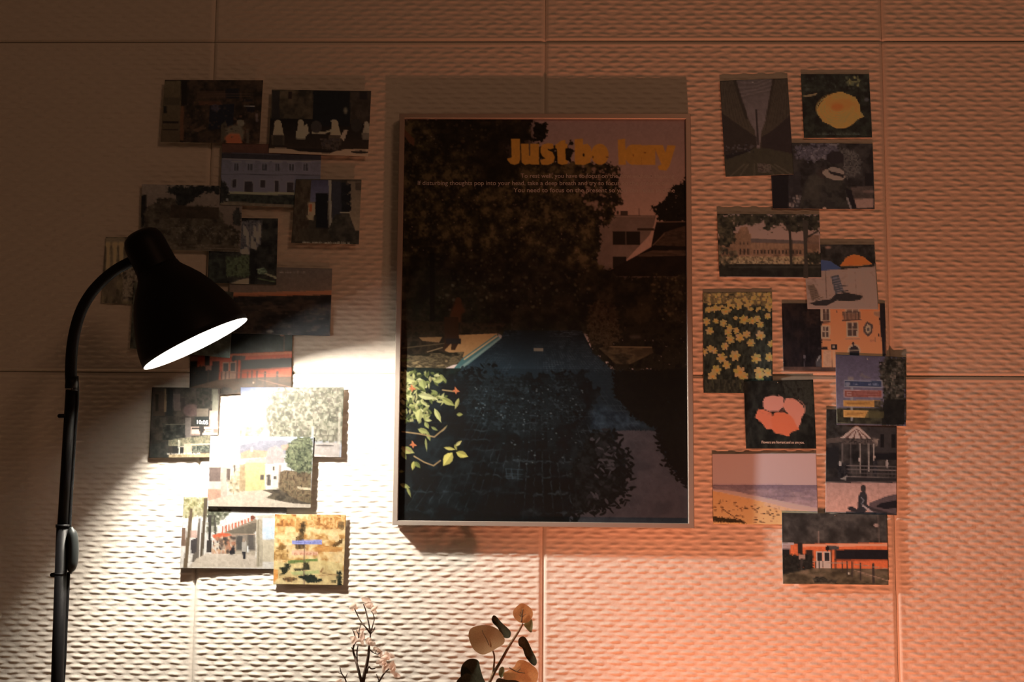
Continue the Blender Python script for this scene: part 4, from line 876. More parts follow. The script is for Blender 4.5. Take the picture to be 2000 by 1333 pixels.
c.mott([(1650, 770), (1820, 715), (1820, 858), (1580, 850)], [(64, 57, 50), (88, 78, 68), (72, 64, 56)], 14, ax=3); c.line([(1610, 708), (1820, 704)], 6, (130, 118, 108)); c.line([(1580, 850), (1650, 780)], 7, (120, 106, 94)); c.mott([(1480, 915), (1580, 880), (1820, 880), (1820, 912), (1500, 920)], [(70, 64, 58), (110, 100, 90)], 30, ax=4)
tree = [(80, 60), (862, 60), (860, 150), (880, 210), (700, 230), (740, 330), (960, 330), (1180, 345), (1320, 345), (1395, 380), (1370, 470), (1400, 560), (1350, 640), (1340, 710), (1260, 740), (1270, 860), (1240, 950), (1320, 1010), (1400, 1050), (1820, 1030), (1820, 1400), (60, 1400)]
c.mott(tree, [DK, (44, 44, 35), MD, (78, 78, 59), LT], 46, rag=14, octaves=5)
c.mott([(880, 100), (950, 90), (965, 150), (930, 200), (900, 230), (870, 180)], [(18, 20, 17), (34, 36, 28)], 16, rag=12)
c.mott([(900, 250), (1110, 230), (1100, 345), (880, 345)], [(24, 27, 22), (46, 48, 38)], 30, rag=22)
c.mott([(300, 70), (860, 70), (860, 330), (560, 520), (520, 300), (300, 240)], [(18, 17, 15), (28, 26, 22), (36, 34, 27)], 60, a=.75, soft=30)
c.mott([(80, 940), (700, 880), (1250, 1000), (1820, 1040), (1820, 1400), (80, 1400)], [(14, 14, 12), (24, 23, 19), (38, 36, 28)], 60, a=.7, soft=30)
for reg, n in (([(95, 300), (560, 380), (560, 800), (95, 820)], 420), ([(560, 480), (1180, 420), (1320, 560), (1200, 760), (600, 700)], 420), ([(200, 780), (1200, 760), (1200, 1250), (300, 1250)], 300), ([(1560, 1020), (1800, 1040), (1800, 1330), (1600, 1300)], 120), ([(95, 80), (700, 80), (500, 300), (95, 280)], 90)):
    c.speck(n, reg, [(96, 94, 72), (70, 70, 52), (120, 116, 92), (22, 22, 18), (60, 62, 48)], 4, 11, .55)
c.speck(260, [(1150, 360), (1390, 380), (1400, 640), (1250, 720), (1150, 560)], [(176, 164, 160), (30, 30, 25), (38, 38, 30)], 5, 13, .8)
c.poly([(92, 130), (155, 195), (155, 240), (120, 215), (92, 170)], (120, 92, 74)); c.rect(98, 270, 118, 330, (84, 78, 64), .7)
c.rect(245, 900, 275, 1400, (12, 12, 11), .8)
c.poly([(370, 1260), (400, 1195), (430, 1195), (458, 1255), (435, 1275), (430, 1340), (360, 1340)], (96, 56, 34), .85, 5); c.ell(415, 1195, 20, 24, (80, 50, 32)); c.mott([(1190, 1230), (1260, 1180), (1340, 1200), (1380, 1333), (1190, 1333)], [(36, 32, 25), (76, 68, 52)], 20, rag=14)
# title, fat rounded letters
c.crop = (980, 255, 5.5556); c.k = 1.7 / 5.5556; YL = (240, 202, 92)
for pts in ([(103, 95), (200, 95), (200, 330), (185, 370), (140, 388), (95, 375), (62, 335), (58, 315), (100, 308), (108, 300)],
            [(210, 152), (294, 152), (296, 285), (310, 285), (310, 152), (404, 152), (404, 385), (330, 385), (300, 375), (250, 388), (215, 360)],
            [(420, 200), (440, 160), (500, 145), (555, 150), (565, 200), (520, 215), (500, 205), (500, 220), (550, 245), (575, 300), (560, 360), (500, 388), (430, 385), (415, 335), (455, 320), (475, 318), (440, 290), (420, 250)],
            [(605, 150), (640, 118), (690, 108), (690, 150), (712, 152), (712, 200), (690, 205), (690, 330), (715, 340), (710, 375), (650, 388), (605, 370), (598, 210), (582, 200), (584, 158)],
            [(790, 100), (880, 92), (880, 160), (930, 150), (965, 190), (972, 280), (955, 360), (890, 388), (790, 382)],
            [(1255, 105), (1335, 92), (1338, 385), (1260, 385)], [(1440, 160), (1510, 160), (1510, 385), (1440, 385)], [(1505, 165), (1660, 165), (1655, 385), (1508, 385)],
            [(1640, 165), (1740, 165), (1765, 250), (1790, 165), (1878, 170), (1805, 400), (1770, 450), (1690, 440), (1680, 400), (1720, 380)]): c.poly(pts, YL)
c.ell(1060, 268, 94, 118, YL); c.ell(1415, 272, 86, 114, YL); c.ell(885, 275, 11, 18, (60, 56, 46)); c.ell(985, 300, 7, 14, (110, 90, 60)); c.ell(1140, 300, 16, 8, (150, 120, 84)); c.ell(1545, 250, 14, 9, (176, 128, 62)); c.ell(1420, 280, 9, 14, (190, 142, 70)); c.line([(1508, 300), (1508, 385)], 4, (196, 146, 74), .7); c.line([(1652, 200), (1690, 330)], 4, (196, 146, 74), .7)
# lower half
c.crop = P2; c.k = 1.7 / 3.1
c.mott([(60, 40), (700, 60), (640, 130), (440, 300), (70, 360)], [(30, 26, 20), (60, 50, 38), (40, 34, 27)], 50)
c.poly([(330, 180), (400, 130), (645, 118), (650, 150), (445, 265), (335, 225)], (176, 138, 92)); c.poly([(180, 145), (320, 140), (300, 175), (200, 165)], (150, 120, 84)); c.mott([(75, 250), (450, 230), (430, 290), (240, 370), (75, 350)], [(36, 34, 26), (110, 98, 74), (56, 50, 38), (140, 124, 92)], 26, ax=3)
c.poly([(640, 125), (668, 150), (440, 335), (370, 350), (440, 268)], (70, 112, 118)); c.line([(645, 135), (450, 275)], 9, (196, 170, 130)); c.line([(660, 150), (430, 325)], 14, (120, 150, 150))
c.poly([(375, 20), (415, 20), (420, 170), (395, 220), (370, 220), (375, 175), (325, 230), (330, 160), (330, 20)], (58, 38, 26)); c.rect(340, 150, 430, 182, (40, 36, 38)); c.line([(80, 210), (330, 180)], 6, (96, 84, 62)); c.line([(230, 232), (320, 205)], 6, (150, 130, 100))
pool = [(690, 100), (1150, 100), (1200, 200), (1330, 340), (1820, 420), (1820, 1270), (50, 1270), (55, 640), (280, 420), (440, 335), (668, 150)]
c.grad(100, (22, 30, 36), 330, (38, 56, 70), pool); c.grad(330, (32, 48, 60), 1250, (20, 27, 32), [(450, 330), (1820, 330), (1820, 1270), (50, 1270), (50, 640), (280, 420)]); c.mott([(50, 325), (440, 330), (400, 370), (280, 430), (50, 650)], [(16, 22, 20), (30, 38, 34), (22, 34, 34)], 40)
# tile joints in perspective (straight rows to the far end of the pool)
T0 = c.T([(900, -60), (900, 1250), (1820, 1250)]); vx, vy = T0[0]; depth = np.clip((c.yy - vy) / (T0[1, 1] - vy), 0.02, None)
gx = (c.xx - vx) / depth / (T0[2, 0] - T0[1, 0]) * 15; gz = 9.0 / depth
wv = noise2(c.h, c.w, 14, 77, 3); fade = np.clip(noise2(c.h, c.w, 90, 78, 2) * .4 + .5, 0.1, 1)
gx = gx + wv * .05; gz = gz + noise2(c.h, c.w, 20, 79, 2) * .06
lx = np.abs((gx % 1) - 0.5); lz = np.abs((gz % 1) - 0.5)
pm = c.mask(pool)
ln = np.maximum(np.clip(1 - lx / 0.09, 0, 1), np.clip(1 - lz / 0.11, 0, 1)) * pm * fade * np.clip((wv + 1.4) / 2, 0, 1)
c.put(ln * (c.yy < c.T([(0, 345)])[0, 1]), (118, 146, 164), .8)
DR = [(12, 14, 15), (17, 20, 22), (26, 33, 38)]
c.mott([(430, 345), (700, 375), (1180, 360), (1260, 480), (1230, 600), (1180, 700), (1200, 760), (1340, 780), (1390, 900), (1380, 1060), (1290, 1140), (1080, 1180), (900, 1300), (20, 1300), (40, 560), (300, 430)], DR, 70, rag=34, a=.85)
c.mott([(480, 400), (1150, 400), (1180, 620), (700, 700), (480, 640)], [(14, 17, 19), (30, 42, 50), (18, 23, 26), (48, 66, 78)], 26, rag=50, a=.6, ax=1.4)
c.mott([(860, 950), (1040, 960), (1060, 1250), (840, 1250)], DR[:2], 60, a=.7, soft=30)
c.mott([(1180, 590), (1260, 540), (1440, 610), (1560, 680), (1330, 695), (1190, 690)], [(28, 44, 60), (58, 84, 106)], 30, a=.7, soft=16)
c.put(ln * (c.yy >= c.T([(0, 345)])[0, 1]), (84, 108, 124), .45)
for reg, n_ in (([(500, 430), (1150, 430), (1150, 640), (500, 640)], 240), ([(620, 620), (1150, 620), (1150, 900), (620, 900)], 90)): c.speck(n_, reg, [(70, 96, 112), (120, 140, 150), (16, 20, 23), (46, 64, 76)], 1.5, 5, .6, 1.3)
for k in range(3): c.line([(690 + k * 34, 925 + k * 3), (698 + k * 32, 985)], 4, (70, 100, 120), .5); c.line([(690, 925 + k * 28), (790, 930 + k * 28)], 4, (70, 100, 120), .45)
refl = [(1340, 695), (1590, 695), (1600, 810), (1690, 950), (1840, 1060), (1840, 1300), (1040, 1300), (1070, 1190), (1220, 1160), (1320, 1120), (1380, 1030), (1400, 950), (1390, 860), (1340, 780)]
c.mott(refl, [(62, 66, 76), (74, 76, 86), (66, 70, 80)], 120, rag=6); c.put(ln * c.mask(refl), (90, 94, 104), .3)
def leafy(pts, rad, cols, n_, seed):
    """dark leaf silhouettes scattered along an outline"""
    r_ = np.random.default_rng(seed); P_ = np.array(pts, float)
    for _ in range(n_):
        i = r_.integers(len(P_) - 1); t_ = r_.random(); q_ = P_[i] * (1 - t_) + P_[i + 1] * t_ + r_.normal(0, rad, 2); c.ell(q_[0], q_[1], r_.uniform(9, 24), r_.uniform(4, 9), cols[r_.integers(len(cols))], .95, r_.uniform(-70, 70))
LK = [(18, 21, 22), (24, 28, 29), (20, 23, 24)]
c.mott([(1180, 700), (1320, 705), (1330, 800), (1370, 880), (1360, 990), (1340, 1060), (1270, 1130), (1080, 1180), (1080, 900)], [(14, 17, 18), (24, 28, 29), (34, 40, 44)], 26, rag=22, a=.95)
leafy([(1300, 705), (1340, 790), (1390, 870), (1390, 960), (1370, 1050), (1300, 1120), (1200, 1160), (1080, 1190)], 26, LK, 240, 5); leafy([(1240, 720), (1290, 880), (1280, 1000), (1180, 1100)], 34, [(66, 70, 80), (40, 44, 50)], 70, 6)
c.mott([(1330, 340), (1830, 300), (1830, 1030), (1740, 980), (1660, 900), (1620, 800), (1590, 690), (1440, 610), (1330, 480)], [(14, 15, 14), (24, 24, 22), (20, 21, 19)], 60, rag=12); leafy([(1590, 700), (1610, 800), (1670, 910), (1740, 990), (1820, 1030)], 18, [(16, 17, 17), (22, 22, 21)], 130, 8)
c.mott([(1180, 60), (1830, 40), (1830, 320), (1600, 330), (1330, 340), (1200, 210)], [(22, 21, 17), (40, 38, 29), (30, 28, 23)], 40, rag=12)
c.mott([(1245, 203), (1320, 192), (1560, 195), (1570, 230), (1430, 300), (1350, 300)], [(64, 58, 44), (90, 82, 60), (44, 41, 32)], 40, ax=2); c.line([(1310, 195), (1560, 197)], 6, (130, 118, 90)); c.mott([(1170, 40), (1280, 20), (1380, 60), (1380, 150), (1300, 190), (1200, 170)], [(34, 30, 22), (80, 72, 54), (48, 44, 33)], 14, rag=20); c.ell(1465, 135, 36, 12, (90, 86, 78), .7, soft=5)
c.rect(862, 206, 918, 224, (128, 128, 118)); leafy([(440, 345), (520, 365), (620, 345)], 22, [(16, 20, 22), (34, 46, 54)], 70, 9)
# sunlit twigs along the left edge
rl = random.Random(12)
def lf2(x, y, L, W, ro, cc):
    ca, sa = math.cos(math.radians(ro)), math.sin(math.radians(ro)); pts = [(-1, 0), (-.6, .7), (-.1, 1), (.4, .75), (.8, .3), (1.1, 0), (.8, -.35), (.4, -.8), (-.1, -.95), (-.6, -.65)]
    P_ = [(x + L * u * ca - W * v * sa, y + L * u * sa + W * v * ca) for u, v in pts]; c.poly(P_, cc)
    c.poly(P_[5:] + [P_[0]], np.array(cc) * .82); c.line([P_[0], P_[5]], 2, np.minimum(np.array(cc) * 1.15, 255), .7)
GREENS = [(140, 148, 92), (168, 174, 118), (112, 124, 72), (84, 96, 54), (56, 66, 38), (184, 188, 140), (150, 150, 104)]
for _ in range(330):
    x, y = rl.uniform(60, 340), rl.uniform(345, 650)
    if rl.random() < max(0, (x - 150) / 230) or (y > 560 and x > 250): continue
    lf2(x, y, rl.uniform(10, 26), rl.uniform(5, 12), rl.uniform(0, 360), rl.choice(GREENS))
for x, y, rx, ry, ro, cc in ((120, 395, 40, 22, 20, (172, 178, 124)), (205, 425, 30, 22, 80, (148, 160, 100)), (300, 400, 32, 18, -20, (156, 166, 104)), (318, 385, 22, 12, 60, (140, 150, 92)), (225, 500, 52, 20, 10, (184, 190, 138)), (350, 530, 44, 20, 30, (150, 158, 94)), (405, 540, 34, 12, 110, (160, 162, 100)), (180, 610, 38, 24, 100, (176, 182, 120)), (290, 610, 44, 16, 65, (180, 186, 124)), (420, 605, 18, 12, 0, (140, 146, 84)), (205, 705, 34, 18, 20, (150, 158, 96)), (235, 735, 28, 12, 70, (140, 150, 90)), (222, 785, 38, 7, 85, (140, 148, 94)), (110, 820, 40, 24, 20, (160, 164, 100)), (90, 850, 26, 14, 60, (130, 140, 80)), (145, 910, 26, 13, 100, (172, 174, 96)), (170, 905, 24, 14, 50, (104, 116, 64)), (350, 870, 46, 30, 125, (208, 204, 112)), (432, 842, 36, 22, 20, (196, 194, 104)), (360, 808, 34, 11, 10, (186, 184, 104)), (412, 778, 24, 11, -40, (194, 192, 126)), (396, 800, 18, 8, 70, (150, 152, 84)), (75, 945, 14, 9, 0, (120, 130, 74)), (95, 1030, 30, 14, 20, (150, 158, 96)), (118, 1062, 36, 9, 70, (140, 146, 88)), (90, 280, 36, 12, 0, (84, 92, 54)), (225, 670, 22, 14, 60, (140, 150, 90)), (270, 690, 22, 9, 30, (120, 130, 78)), (330, 690, 26, 5, -50, (130, 126, 90))): lf2(x, y, rx, ry, ro, cc)
for pts in ([(80, 710), (180, 722), (270, 740), (335, 685)], [(150, 855), (210, 890), (265, 910), (305, 880)], [(320, 460), (400, 470)], [(80, 800), (130, 830)]): c.line(pts, 8, (150, 128, 92))
for x, y in ((145, 785), (400, 462), (140, 450)): [lf2(x + 8 * math.cos(t_), y + 8 * math.sin(t_), 14, 7, math.degrees(t_), (190, 112, 72)) for t_ in (0.3, 1.6, 2.9, 4.4)]
poster_col = c; c.grain = 0.45

M_FRAME = mat('frame_satin', (0.42, 0.36, 0.32), 0.42, metal=0.35, spec=0.5, noise=0.03, nscale=90)
M_BACK = mat('frame_back', (0.25, 0.2, 0.16), 0.8)
pc = at(1062, 627, FRONT)
poster = empty('framed_poster', (0, FRONT / 2, PZ - .36))
tag(poster, 'large framed poster of a tree-shaded pool with yellow lettering, in a thin satin frame', 'poster')
for k in range(4):
    a, b = OUT[k], OUT[(k + 1) % 4]; ia, ib = INN[k], INN[(k + 1) % 4]
    bm = bmesh.new()
    o0, o1, i0, i1 = at(*a, FRONT), at(*b, FRONT), at(*ia, FRONT), at(*ib, FRONT)
    def prof(o_, i_):
        back = Vector((0, -0.001 - FRONT - 0.003, 0)); d = (i_ - o_)
        e = 0.0012
        return [o_ + back, o_ + Vector((0, e, 0)), o_ + d * .1, i_ - d * .1, i_ + Vector((0, e, 0)), i_ + Vector((0, 0.009, 0)), i_ + d * .2 + Vector((0, .009, 0)), i_ + d * .2 + back]
    A = [bm.verts.new(p) for p in prof(o0, i0)]; B = [bm.verts.new(p) for p in prof(o1, i1)]
    n = len(A)
    for j in range(n): bm.faces.new((A[j], B[j], B[(j + 1) % n], A[(j + 1) % n]))
    bm.faces.new(A[::-1]); bm.faces.new(B)
    bmesh.ops.recalc_face_normals(bm, faces=bm.faces)
    from_bm('frame_rail', bm, M_FRAME, poster)
qq = [at(*p, PRINT_Y) for p in qi]
C_, R_ = int(557 * .85), int(796 * .85)
U, V = np.meshgrid(np.linspace(0, 1, C_), np.linspace(0, 1, R_)); P = bil([tuple(p) for p in qq], U, V)
org = Vector(poster.location)
me, nf = grid_mesh('print', P[..., 0] - org.x, P[..., 1] - org.y, P[..., 2] - org.z, extra_back=.002)
set_ink(me, poster_col.done(R_, C_), R_ * C_); me.materials.append(print_material('poster_ink', .5, .15))
link('print', me, poster)
M_YEL = mat('yellow_ink', (0.80, 0.47, 0.05), 0.6, spec=.15)
M_PALE = mat('pale_ink', (0.58, 0.56, 0.56), 0.6, spec=.15)
TY = PRINT_Y - .0002
for s_, p0, p1 in (('To rest well, you have to focus on the now without thinking', (1017, 347.5), (1317, 348)),
                   ('If disturbing thoughts pop into your head, take a deep breath and try to focus on the present time.', (816, 361.5), (1318, 362)),
                   ('You need to focus on the present so you can relax in time', (1003, 375.5), (1318, 376))):
    text_mesh('lettering', s_, p0, p1, 8.5, TY, M_PALE, poster, bold=0.004)
M_GLASS = bpy.data.materials.new('thin_glass'); M_GLASS.use_nodes = True
nt = M_GLASS.node_tree; nt.nodes.clear()
o_ = nt.nodes.new('ShaderNodeOutputMaterial'); mx = nt.nodes.new('ShaderNodeMixShader'); tr = nt.nodes.new('ShaderNodeBsdfTransparent'); gl = nt.nodes.new('ShaderNodeBsdfGlossy'); fr = nt.nodes.new('ShaderNodeFresnel')
gl.inputs['Roughness'].default_value = 0.06; fr.inputs['IOR'].default_value = 1.4
nt.links.new(fr.outputs[0], mx.inputs[0]); nt.links.new(tr.outputs[0], mx.inputs[1]); nt.links.new(gl.outputs[0], mx.inputs[2]); nt.links.new(mx.outputs[0], o_.inputs[0])
bm = bmesh.new(); g = [at(*p, PRINT_Y - .003) for p in qi]; vsg = [bm.verts.new(p) for p in g]; bm.faces.new(vsg)
from_bm('glass_pane', bm, M_GLASS, poster)

# captions and pins on the prints
def cap(o, s_, p0, p1, h_, dy, m_=None, bold=0.02):
    quad, base, lift = o_info[o.name]; return text_mesh('caption', s_, p0, p1, h_, base - dy, m_ or M_INKW, o, bold)
cap(c9, 'Flowers are fragrant and so are you.', (1487.5, 866.5), (1571, 867), 5, .0014)
M_GREYINK = mat('grey_ink', (0.40, 0.39, 0.36), 0.6)
pin(c7, 1694.7, 701.6, -(CARD_OFF + .0018 * 2 + .0001)); pin(c9, 1519, 747.5, -(CARD_OFF + .0037)); pin(c12, 1631, 1007.5, -(CARD_OFF + .0037))
cap(c11, '10:05', (384.5, 828.5), (406.5, 829.5), 7.5, .0010, M_INKW, .03)
# ------------------------------------------------------------------ gooseneck lamp
M_BLACK = mat('black_paint', (0.006, 0.006, 0.007), 0.5, spec=.2, noise=.1)
M_RUBBER = mat('black_rubber', (0.008, 0.008, 0.009), 0.65, spec=.2)
M_SWITCH = mat('switch_plastic', (0.02, 0.026, 0.027), 0.5)
M_WHITE = mat('white_enamel', (0.42, 0.42, 0.41), 0.6)
M_CHROME = mat('chrome_ring', (0.6, 0.6, 0.6), 0.25, metal=1.0)
LY = -0.232
TABLE_Z = 0.26
rim = at(383, 672, LY)
ax = Vector((0.465, 0.10, -0.88)).normalized()      # direction the shade points
S = (rim - Vector(CAM)).dot(Vector(RM[:, 1])) / F    # metres per pixel at the lamp
lamp = empty('gooseneck_lamp', (at(113, 1333, LY).x, LY, TABLE_Z))
tag(lamp, 'black gooseneck lamp with a bell-shaped shade, lit, on a slim pole', 'lamp')
prof = [(0, 110), (-14, 109), (-30, 106.5), (-52, 100), (-75, 92), (-98, 82.5), (-120, 71), (-138, 58.5), (-150, 49), (-158, 43.5), (-166, 41.5)]
bm = bmesh.new(); lathe(bm, [(t * S, r * S) for t, r in prof], rim, ax, 64)
shade = from_bm('shade', bm, M_BLACK, lamp, True)
shade.data.materials.append(M_WHITE)
sol = shade.modifiers.new('thickness', 'SOLIDIFY'); sol.thickness = 0.0014; sol.offset = 0; sol.material_offset = 1; sol.material_offset_rim = 0
# outside must be black: normals point outward
bmx = bmesh.new(); bmx.from_mesh(shade.data); bmx.faces.ensure_lookup_table()
f0 = bmx.faces[0]; cen = f0.calc_center_median() + world_of(shade)
rad = (cen - rim); rad -= ax * rad.dot(ax)
if f0.normal.dot(rad) < 0: bmesh.ops.reverse_faces(bmx, faces=bmx.faces)
bmx.to_mesh(shade.data); bmx.free()
bm = bmesh.new(); cp = [(-158, 42), (-166, 41.5), (-190, 40.5), (-215, 40), (-228, 38.5), (-238, 34), (-245, 24), (-248, 10), (-248.5, 0.5)]
lathe(bm, [(t * S, r * S) for t, r in cp], rim, ax, 40); bmesh.ops.recalc_face_normals(bm, faces=bm.faces)
from_bm('socket_cap', bm, M_BLACK, lamp, True)
bm = bmesh.new(); lathe(bm, [(-150 * S, 1 * S), (-150 * S, 20 * S), (-108 * S, 20 * S), (-104 * S, 10 * S), (-104 * S, .5 * S)], rim, ax, 24); from_bm('bulb_socket', bm, M_WHITE, lamp, True)
# the glowing bulb
M_BULB = bpy.data.materials.new('bulb_glow'); M_BULB.use_nodes = True; nt = M_BULB.node_tree; nt.nodes.clear()
em = nt.nodes.new('ShaderNodeEmission'); ou = nt.nodes.new('ShaderNodeOutputMaterial'); nt.links.new(em.outputs[0], ou.inputs[0])
BR = 0.018
em.inputs[0].default_value = (1.0, 0.90, 0.76, 1); em.inputs[1].default_value = BULB_POWER / (4 * math.pi * BR ** 2 * math.pi)
bm = bmesh.new(); bmesh.ops.create_uvsphere(bm, u_segments=24, v_segments=14, radius=BR, matrix=Matrix.Translation(rim - ax * 0.059))
from_bm('bulb', bm, M_BULB, lamp, True)
# gooseneck and pole
neck = [at(u, v, LY) for u, v in ((140, 765), (138.5, 725), (141, 680), (148, 640), (160, 604), (179, 572), (203, 546), (230, 525), (262, 508))]
bm = bmesh.new(); tube(bm, smooth_path(neck, 8), [(11.3 - .6 * k / 64) * S for k in range(65)], 18); from_bm('gooseneck', bm, M_RUBBER, lamp, True)
px0 = at(112, 1333, LY); px1 = at(139, 758, LY)
bot = Vector((px0.x + (px0.x - px1.x) * .15, LY, TABLE_Z + .012))
joint = at(122.5, 1028, LY)
bm = bmesh.new(); tube(bm, [bot, px0, joint], 11.8 * S, 20); from_bm('pole', bm, M_BLACK, lamp, True)
bm = bmesh.new(); tube(bm, [joint, px1], 10.2 * S, 20); from_bm('pole', bm, M_BLACK, lamp, True)
def ring(u, v, r, h_, m_, name):
    p = at(u, v, LY); d = (px1 - px0).normalized(); bm = bmesh.new(); tube(bm, [p - d * h_ * S, p + d * h_ * S], r * S, 20); return from_bm(name, bm, m_, lamp, True)
ring(139, 761, 11.6, 1.0, M_CHROME, 'chrome_ring'); ring(139.6, 748, 11.9, 11, M_BLACK, 'collar')
ring(122.5, 1028, 13.2, 3.0, M_BLACK, 'clip'); ring(117.5, 1122, 13.2, 2.6, M_BLACK, 'clip')
for u, v, d in ((122, 813, 7), (106.5, 1124, 6)):
    bm = bmesh.new(); a = at(u, v, LY); tube(bm, [a + Vector((.004, 0, 0)), a - Vector((d * S, 0, 0)), a - Vector(((d + 2) * S, 0, 0))], [4.2 * S, 4.2 * S, 2.5 * S], 12); from_bm('knob', bm, M_BLACK, lamp, True)
# inline switch and its cable
sw = smooth_path([at(u, v, LY) for u, v in ((139, 1030), (142, 1050), (143.2, 1075), (141.5, 1100), (136.5, 1121))], 6)
bm = bmesh.new(); n = len(sw)
tube(bm, sw, [S * 10.0 * (max(0.35, 1 - abs(2 * k / (n - 1) - 1) ** 6)) for k in range(n)], 16); from_bm('switch', bm, M_SWITCH, lamp, True)
cab = smooth_path([at(u, v, LY + .004) for u, v in ((150, 735), (151, 780), (146, 850), (142, 920), (138, 985), (136, 1032))], 6); bm = bmesh.new(); tube(bm, cab, 3.4 * S, 10); from_bm('cable', bm, M_RUBBER, lamp, True)
cab = smooth_path([at(u, v, LY + .004) for u, v in ((134, 1118), (131, 1180), (128.5, 1230), (126, 1290), (122, 1345), (112, 1440))] + [Vector((bot.x + .02, LY, TABLE_Z + .02))], 6); bm = bmesh.new(); tube(bm, cab, 3.4 * S, 10); from_bm('cable', bm, M_RUBBER, lamp, True)
bm = bmesh.new(); lathe(bm, [(0, .001), (0, .098), (.006, .1), (.014, .096), (.018, .03), (.022, .012), (.024, .011)], (bot.x, LY, TABLE_Z), (0, 0, 1), 48); from_bm('base', bm, M_BLACK, lamp, True)

# ------------------------------------------------------------------ low table below the picture, vase, globe lamp (all below the frame)
M_WOOD = mat('table_wood', (0.42, 0.28, 0.17), 0.5, noise=.2, nscale=8)
tb = empty('low_table', (0, -.28, 0)); tag(tb, 'low wooden table standing against the wall below the poster', 'table')
bm = bmesh.new(); box(bm, -1.15, 1.0, -.56, -.02, TABLE_Z - .03, TABLE_Z); from_bm('tabletop', bm, M_WOOD, tb)
for x in (-1.1, .92):
    for y in (-.53, -.08):
        bm = bmesh.new(); box(bm, x, x + .045, y, y + .045, 0, TABLE_Z - .03); from_bm('leg', bm, M_WOOD, tb)
# small projector lamp that throws the coral light up the wall
sp = Vector((at(1430, 1333).x, -0.65, 0.30)); tgt = at(1830, 1215); sd = (tgt - sp).normalized()
proj = empty('projector_lamp', (sp.x, sp.y - .03, 0)); tag(proj, 'small floor projector lamp throwing coral light up the wall', 'lamp')
bm = bmesh.new(); lathe(bm, [(0, .001), (0, .07), (.008, .072), (.014, .012), (.25, .008)], (sp.x, sp.y - .03, 0), (0, 0, 1), 32); from_bm('base', bm, M_BLACK, proj, True)
bm = bmesh.new(); lathe(bm, [(-.075, .001), (-.075, .03), (-.012, .036), (-.012, .032), (-.02, .03), (-.02, .001)], sp, sd, 32); from_bm('head', bm, M_BLACK, proj, True)
pl = bpy.data.lights.new('projector_beam', 'SPOT'); pl.energy = PROJ_POWER; pl.color = (1.0, 0.285, 0.135); pl.spot_size = math.radians(114); pl.spot_blend = 0.75; pl.shadow_soft_size = 0.02
po = bpy.data.objects.new('projector_beam', pl); col.objects.link(po); po.parent = proj; po.location = sp - Vector(proj.location) + sd * .012
po.rotation_euler = sd.to_track_quat('-Z', 'Y').to_euler()

# ------------------------------------------------------------------ dried stems
VY = -0.15
CI = (620, 1150, 4.1667)
def pi_(x, y, dy=0.0): return at(x / CI[2] + CI[0], y / CI[2] + CI[1], VY + dy)
SV = (pi_(1000, 400) - pi_(999, 400)).length          # metres per crop pixel
M_STEM = mat('dry_stem', (0.17, 0.095, 0.045), 0.7, noise=.25, nscale=120)
M_TWIG = mat('dark_twig', (0.075, 0.045, 0.03), 0.75, noise=.3, nscale=150)
def leaf_mat(name, a, b, vein, scale):
    m = bpy.data.materials.new(name); m.use_nodes = True; nt = m.node_tree; p = nt.nodes['Principled BSDF']
    tc = nt.nodes.new('ShaderNodeTexCoord'); vo = nt.nodes.new('ShaderNodeTexVoronoi'); vo.feature = 'DISTANCE_TO_EDGE'; vo.inputs['Scale'].default_value = scale
    nz = nt.nodes.new('ShaderNodeTexNoise'); nz.inputs['Scale'].default_value = 40
    r1 = nt.nodes.new('ShaderNodeMapRange'); r1.inputs[1].default_value = 0; r1.inputs[2].default_value = .09
    m1 = nt.nodes.new('ShaderNodeMix'); m1.data_type = 'RGBA'; m1.inputs[6].default_value = (*a, 1); m1.inputs[7].default_value = (*b, 1)
    m2 = nt.nodes.new('ShaderNodeMix'); m2.data_type = 'RGBA'; m2.inputs[6].default_value = (*vein, 1)
    for i, o in ((vo.inputs['Vector'], tc.outputs['Object']), (nz.inputs['Vector'], tc.outputs['Object']), (r1.inputs[0], vo.outputs['Distance']), (m1.inputs[0], nz.outputs['Fac']), (m2.inputs[0], r1.outputs[0]), (m2.inputs[7], m1.outputs[2]), (p.inputs['Base Color'], m2.outputs[2])):
        nt.links.new(o, i)
    p.inputs['Roughness'].default_value = .6; p.inputs['Specular IOR Level'].default_value = .25
    return m
L_BROWN = leaf_mat('leaf_brown', (0.27, 0.16, 0.08), (0.38, 0.24, 0.13), (0.20, 0.11, 0.05), 420)
L_ORANGE = leaf_mat('leaf_tan', (0.46, 0.22, 0.09), (0.62, 0.35, 0.15), (0.40, 0.19, 0.08), 160)
L_DARK = leaf_mat('leaf_dark', (0.028, 0.032, 0.018), (0.05, 0.052, 0.03), (0.06, 0.06, 0.036), 180)
L_GREEN = leaf_mat('leaf_green', (0.10, 0.11, 0.055), (0.16, 0.16, 0.08), (0.13, 0.13, 0.07), 180)
L_PINK = mat('petal_pink', (0.86, 0.68, 0.60), 0.7, noise=.12, nscale=150)
nt = L_PINK.node_tree; pb = nt.nodes['Principled BSDF']; pb.inputs['Subsurface Weight'].default_value = 0.0
def translucent(m_, amount, tint):
    nt = m_.node_tree; pb = nt.nodes['Principled BSDF']; out = nt.nodes['Material Output']
    tl = nt.nodes.new('ShaderNodeBsdfTranslucent'); tl.inputs[0].default_value = (*tint, 1); mxs = nt.nodes.new('ShaderNodeMixShader'); mxs.inputs[0].default_value = amount
    nt.links.new(pb.outputs[0], mxs.inputs[1]); nt.links.new(tl.outputs[0], mxs.inputs[2]); nt.links.new(mxs.outputs[0], out.inputs[0])
